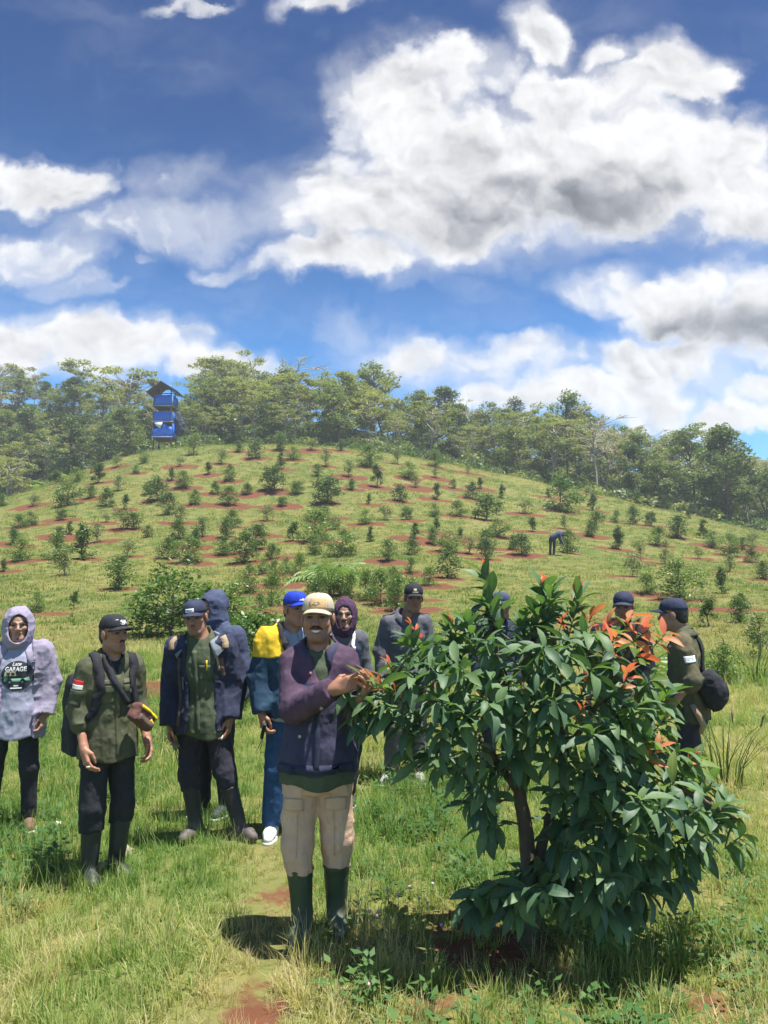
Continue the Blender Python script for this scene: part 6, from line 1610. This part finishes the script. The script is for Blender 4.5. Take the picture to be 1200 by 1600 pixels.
# low dark shelter right of the tower
ps = at(368, 690, 79); hz_ = tz1(ps.x, 79); sh_ = empty('shelter', (ps.x, 79, hz_)); tag(sh_, 'low dark shelter under a tarpaulin on the hilltop right of the tower', 'shelter')
b = MB(); [b.tube([(sx * .8, sy * .5, -.2), (sx * .75, sy * .5, .75)], [.04, .04], 5) for sx in (-1, 1) for sy in (-1, 1)]; b.build('frame', wood, sh_)
o = mesh_obj('tarpaulin', [(-1.0, -.7, .45), (0, -.7, .95), (1.0, -.7, .45), (-1.0, .7, .45), (0, .7, .95), (1.0, .7, .45)], [(0, 1, 4, 3), (1, 2, 5, 4)], plain('navy_tarpaulin', (.02, .03, .06), .7), sh_, False); o.modifiers.new('thick', 'SOLIDIFY').thickness = .03
# plastic sheeting beside the plot on the far left
for (px, py, w, lab) in ((142, 716, 12, 'grey plastic sheet lying at the left edge of the hilltop'), (46, 712, 9, 'pinkish plastic sheet among the banana plants at the far left')):
    y_ = 74 if px > 100 else 92; pp = at(px, py, y_); zz = tz1(pp.x, y_); k = w * y_ / F
    vs = [(i / 8 * k * 1.6 - k * .8, (j - .5) * .8, .12 + .08 * math.sin(i * 1.7 + j * 2)) for i in range(9) for j in (0, 1)]; fs = [(2*i, 2*i+2, 2*i+3, 2*i+1) for i in range(8)]
    o = mesh_obj('plastic_sheet', vs, fs, plain('pale_plastic', (.42, .40, .40), .5)); o.location = (pp.x, y_, zz + .05); o.modifiers.new('thick', 'SOLIDIFY').thickness = .03; tag(o, lab, 'plastic sheet')
# ============================================================ BANANA PLOT, PALMS, REEDS, SMALL PLANTS
def frond(L, W, seed, bend=1.0, split=14):
    """feather-shaped frond: rib with narrow leaflets"""
    r = random.Random(seed); b = MB(); pts = []; y = z = 0; a = 1.15
    for i in range(split + 1):
        pts.append(Vector((0, y, z))); y += math.cos(a) * L / split; z += math.sin(a) * L / split; a -= bend * 1.5 / split
    b.tube(pts, [.012 * (1 - i / (split + 1)) + .002 for i in range(split + 1)], 4)
    for i in range(2, split + 1):
        t = i / split; ln = W * math.sin(math.pi * (.12 + .85 * t)) ** .7
        for sx in (-1, 1):
            p0_ = pts[i]; d = (Vector((sx, .55, -.25 + r.uniform(-.1, .1)))).normalized(); w_ = Vector((0, .5, .2)).normalized() * L * .022
            m_ = p0_ + d * ln * .6; e_ = p0_ + d * ln + Vector((0, 0, -.25 * ln)); b.add([p0_ - w_ * .6, p0_ + w_ * .6, m_ + w_, m_ - w_, e_], [(0, 1, 2, 3), (3, 2, 4)])
    return b
palm_meshes = [frond(1.0, .26, s, bend=1.0 + .15 * s).mesh('frond', LF['palm']) for s in range(4)]
def palm(name, px, py, d, H, n, lab, cat='palm'):
    if d is None: p = hit(px, py)
    else: p = at(px, py, d)
    o = empty(name, (p.x, p.y, tz1(p.x, p.y))); tag(o, lab, cat)
    b = MB(); b.tube([(0, 0, -.1), (0, 0, H * .22)], [.05 * H, .03 * H], 6); b.build('stem', bark_dark, o)
    for k in range(n):
        f = link('frond', palm_meshes[k % 4], o); f.location = (0, 0, H * .15); f.scale = (H * random.uniform(.8, 1.05),) * 3; f.rotation_euler = (random.uniform(-.15, .35), 0, k * 6.283 / n + random.uniform(-.3, .3))
palm('palm_plant', 515, 935, None, 1.75, 11, 'young palm with feathery fronds behind the men in the middle')
palm('palm_plant', 1000, 1010, 9.5, 1.0, 8, 'small arching palm just left of the camouflage man', 'palm')
br_ = random.Random(4); bl = []
for k in range(22):
    y_ = br_.uniform(80, 96); px_ = br_.uniform(-8, 125); pp = at(px_, 700, y_); o = empty('banana_plant', (pp.x, y_, tz1(pp.x, y_)), br_.uniform(0, 6.28)); H = br_.uniform(1.3, 2.2)
    b = MB(); b.tube([(0, 0, -.1), (0, 0, .5 * H)], [.10, .06], 6); b.build('stem', LF['mid'], o)
    for j in range(7):
        lf = link('leaf', leaf_mesh(1 + j % 3, 'light'), o); lf.location = (0, 0, .45 * H); lf.scale = (H * 1.0, H * .8, H); lf.rotation_euler = (br_.uniform(.2, .9), 0, j * .9 + br_.uniform(-.2, .2))
    tag(o, None, 'banana plant', 'banana plants in the plot at the far left'); bl.append((o, 'taller pale green' if H > 1.75 else 'shorter pale green', ('front of the' if y_ < 88 else 'back of the') + ' far left plot', proj(o.location)[0]))
rank_labels(bl, 'banana plant at the')
# tall reed grass on the right
for (px, py, d, n, H, lab) in ((1130, 1190, 6.6, 26, 1.0, 'tall thin reed grass standing at the right of the camouflage man'), (1178, 1050, 11, 16, .9, 'tall grass with pale plumes near the right edge')):
    p = at(px, py, d); o = empty('reed_grass', (p.x, p.y, tz1(p.x, p.y))); tag(o, lab, 'tall grass')
    b = MB(); b2 = MB()
    for k in range(n):
        a = random.uniform(0, 6.28); r = random.uniform(0, .16); x0, y0 = math.cos(a) * r, math.sin(a) * r; ln = random.uniform(.05, .5) * H; h = H * random.uniform(.45, 1.0); dx, dy = math.cos(a), math.sin(a)
        pts = [Vector((x0 + dx * ln * t * t, y0 + dy * ln * t * t, h * t * (1 - .15 * ln * t))) for t in (0, .35, .7, 1)]
        b.tube(pts, [.0045, .0035, .0025, .001], 4)
        if k % 6 == 0: b2.tube([pts[-1], pts[-1] + Vector((dx * .02, dy * .02, .08)), pts[-1] + Vector((dx * .05, dy * .05, .14))], [.006, .010, .002], 5)
    b.build('stalk', LF['bush'], o); b2.build('plume', LF['bare'], o)
# clods by the boots of the man in olive, pale litter
stone = plain('dry_earth_clod', (.30, .255, .185), .95, var=.35, scale=9, bump=.6)
def clod(px, py, r, lab, mat=stone):
    p = hit(px, py); rg = np.random.default_rng(int(px)); c = (0, 0, r * .35); sd_ = int(px)
    me = Bag_of(sdf_mesh((-2 * r, -2 * r, -r), (2 * r, 2 * r, 1.8 * r), r / 5, lambda P: d_ell(P, c, (r * 1.25, r, r * .75)) + folds(P, r * .22, (1.1 / r, 1.1 / r, 1.1 / r), sd_)), 'clod'); me.materials.append(mat)
    o = link('earth_clod', me); o.location = (p.x, p.y, tz1(p.x, p.y)); tag(o, lab, 'clod'); return o
clod(158, 1362, .050, 'left dry earth clod before the boots of the man in olive'); clod(188, 1342, .062, 'larger dry earth clod beside the right boot of the man in olive'); clod(175, 1352, .04, 'middle small clod between the two larger ones by the boots')
clod(88, 1292, .026, 'small white stone right of the man with the printed tee', M['white'])
# pink flower heads near the green boots
fl = [(676,1385),(640,1392),(606,1402),(588,1437),(592,1432),(578,1432),(540,1398),(560,1418),(655,1410),(622,1402),(575,1545),(690,1455),(560,1490),(668,1418)]
pinkm = plain('pink_flower', (.55, .34, .42), .8, var=.25, scale=60)
for i, (px, py) in enumerate(fl):
    p = hit(px, py + 26); H = 26 / F * p.y; o = empty('clover_flower', (p.x, p.y, tz1(p.x, p.y))); b = MB(); b.tube([(0, 0, -.01), (.004, 0, H * .6), (0, 0, H)], [.0018, .0015, .0012], 4); b.build('stem', twigm, o)
    b = MB(); b.tube([(0, 0, H - .004), (0, 0, H + .003), (0, 0, H + .010), (0, 0, H + .014)], [.004, .009, .008, .002], 7); b.build('flower_head', pinkm, o)
    tag(o, 'small pink flower head in the grass near the green boots', 'flower', 'pink flowers by the green boots')
# ============================================================ AIR
hb_ = MB(); hb_.box((0, 110, 22), (420, 290, 52)); hz_o = hb_.build('haze', [], None, False) if False else None
me = bpy.data.meshes.new('haze'); me.from_pydata(hb_.v, [], hb_.f); hz_o = link('haze', me); tag(hz_o, kind='stuff')
mh = bpy.data.materials.new('haze'); mh.use_nodes = True; nh = mh.node_tree; nh.nodes.clear()
pv = nh.nodes.new('ShaderNodeVolumePrincipled'); pv.inputs['Color'].default_value = (.90, .94, 1.0, 1); pv.inputs['Density'].default_value = .0010; pv.inputs['Anisotropy'].default_value = .25
ov = nh.nodes.new('ShaderNodeOutputMaterial'); nh.links.new(pv.outputs[0], ov.inputs['Volume']); me.materials.append(mh)
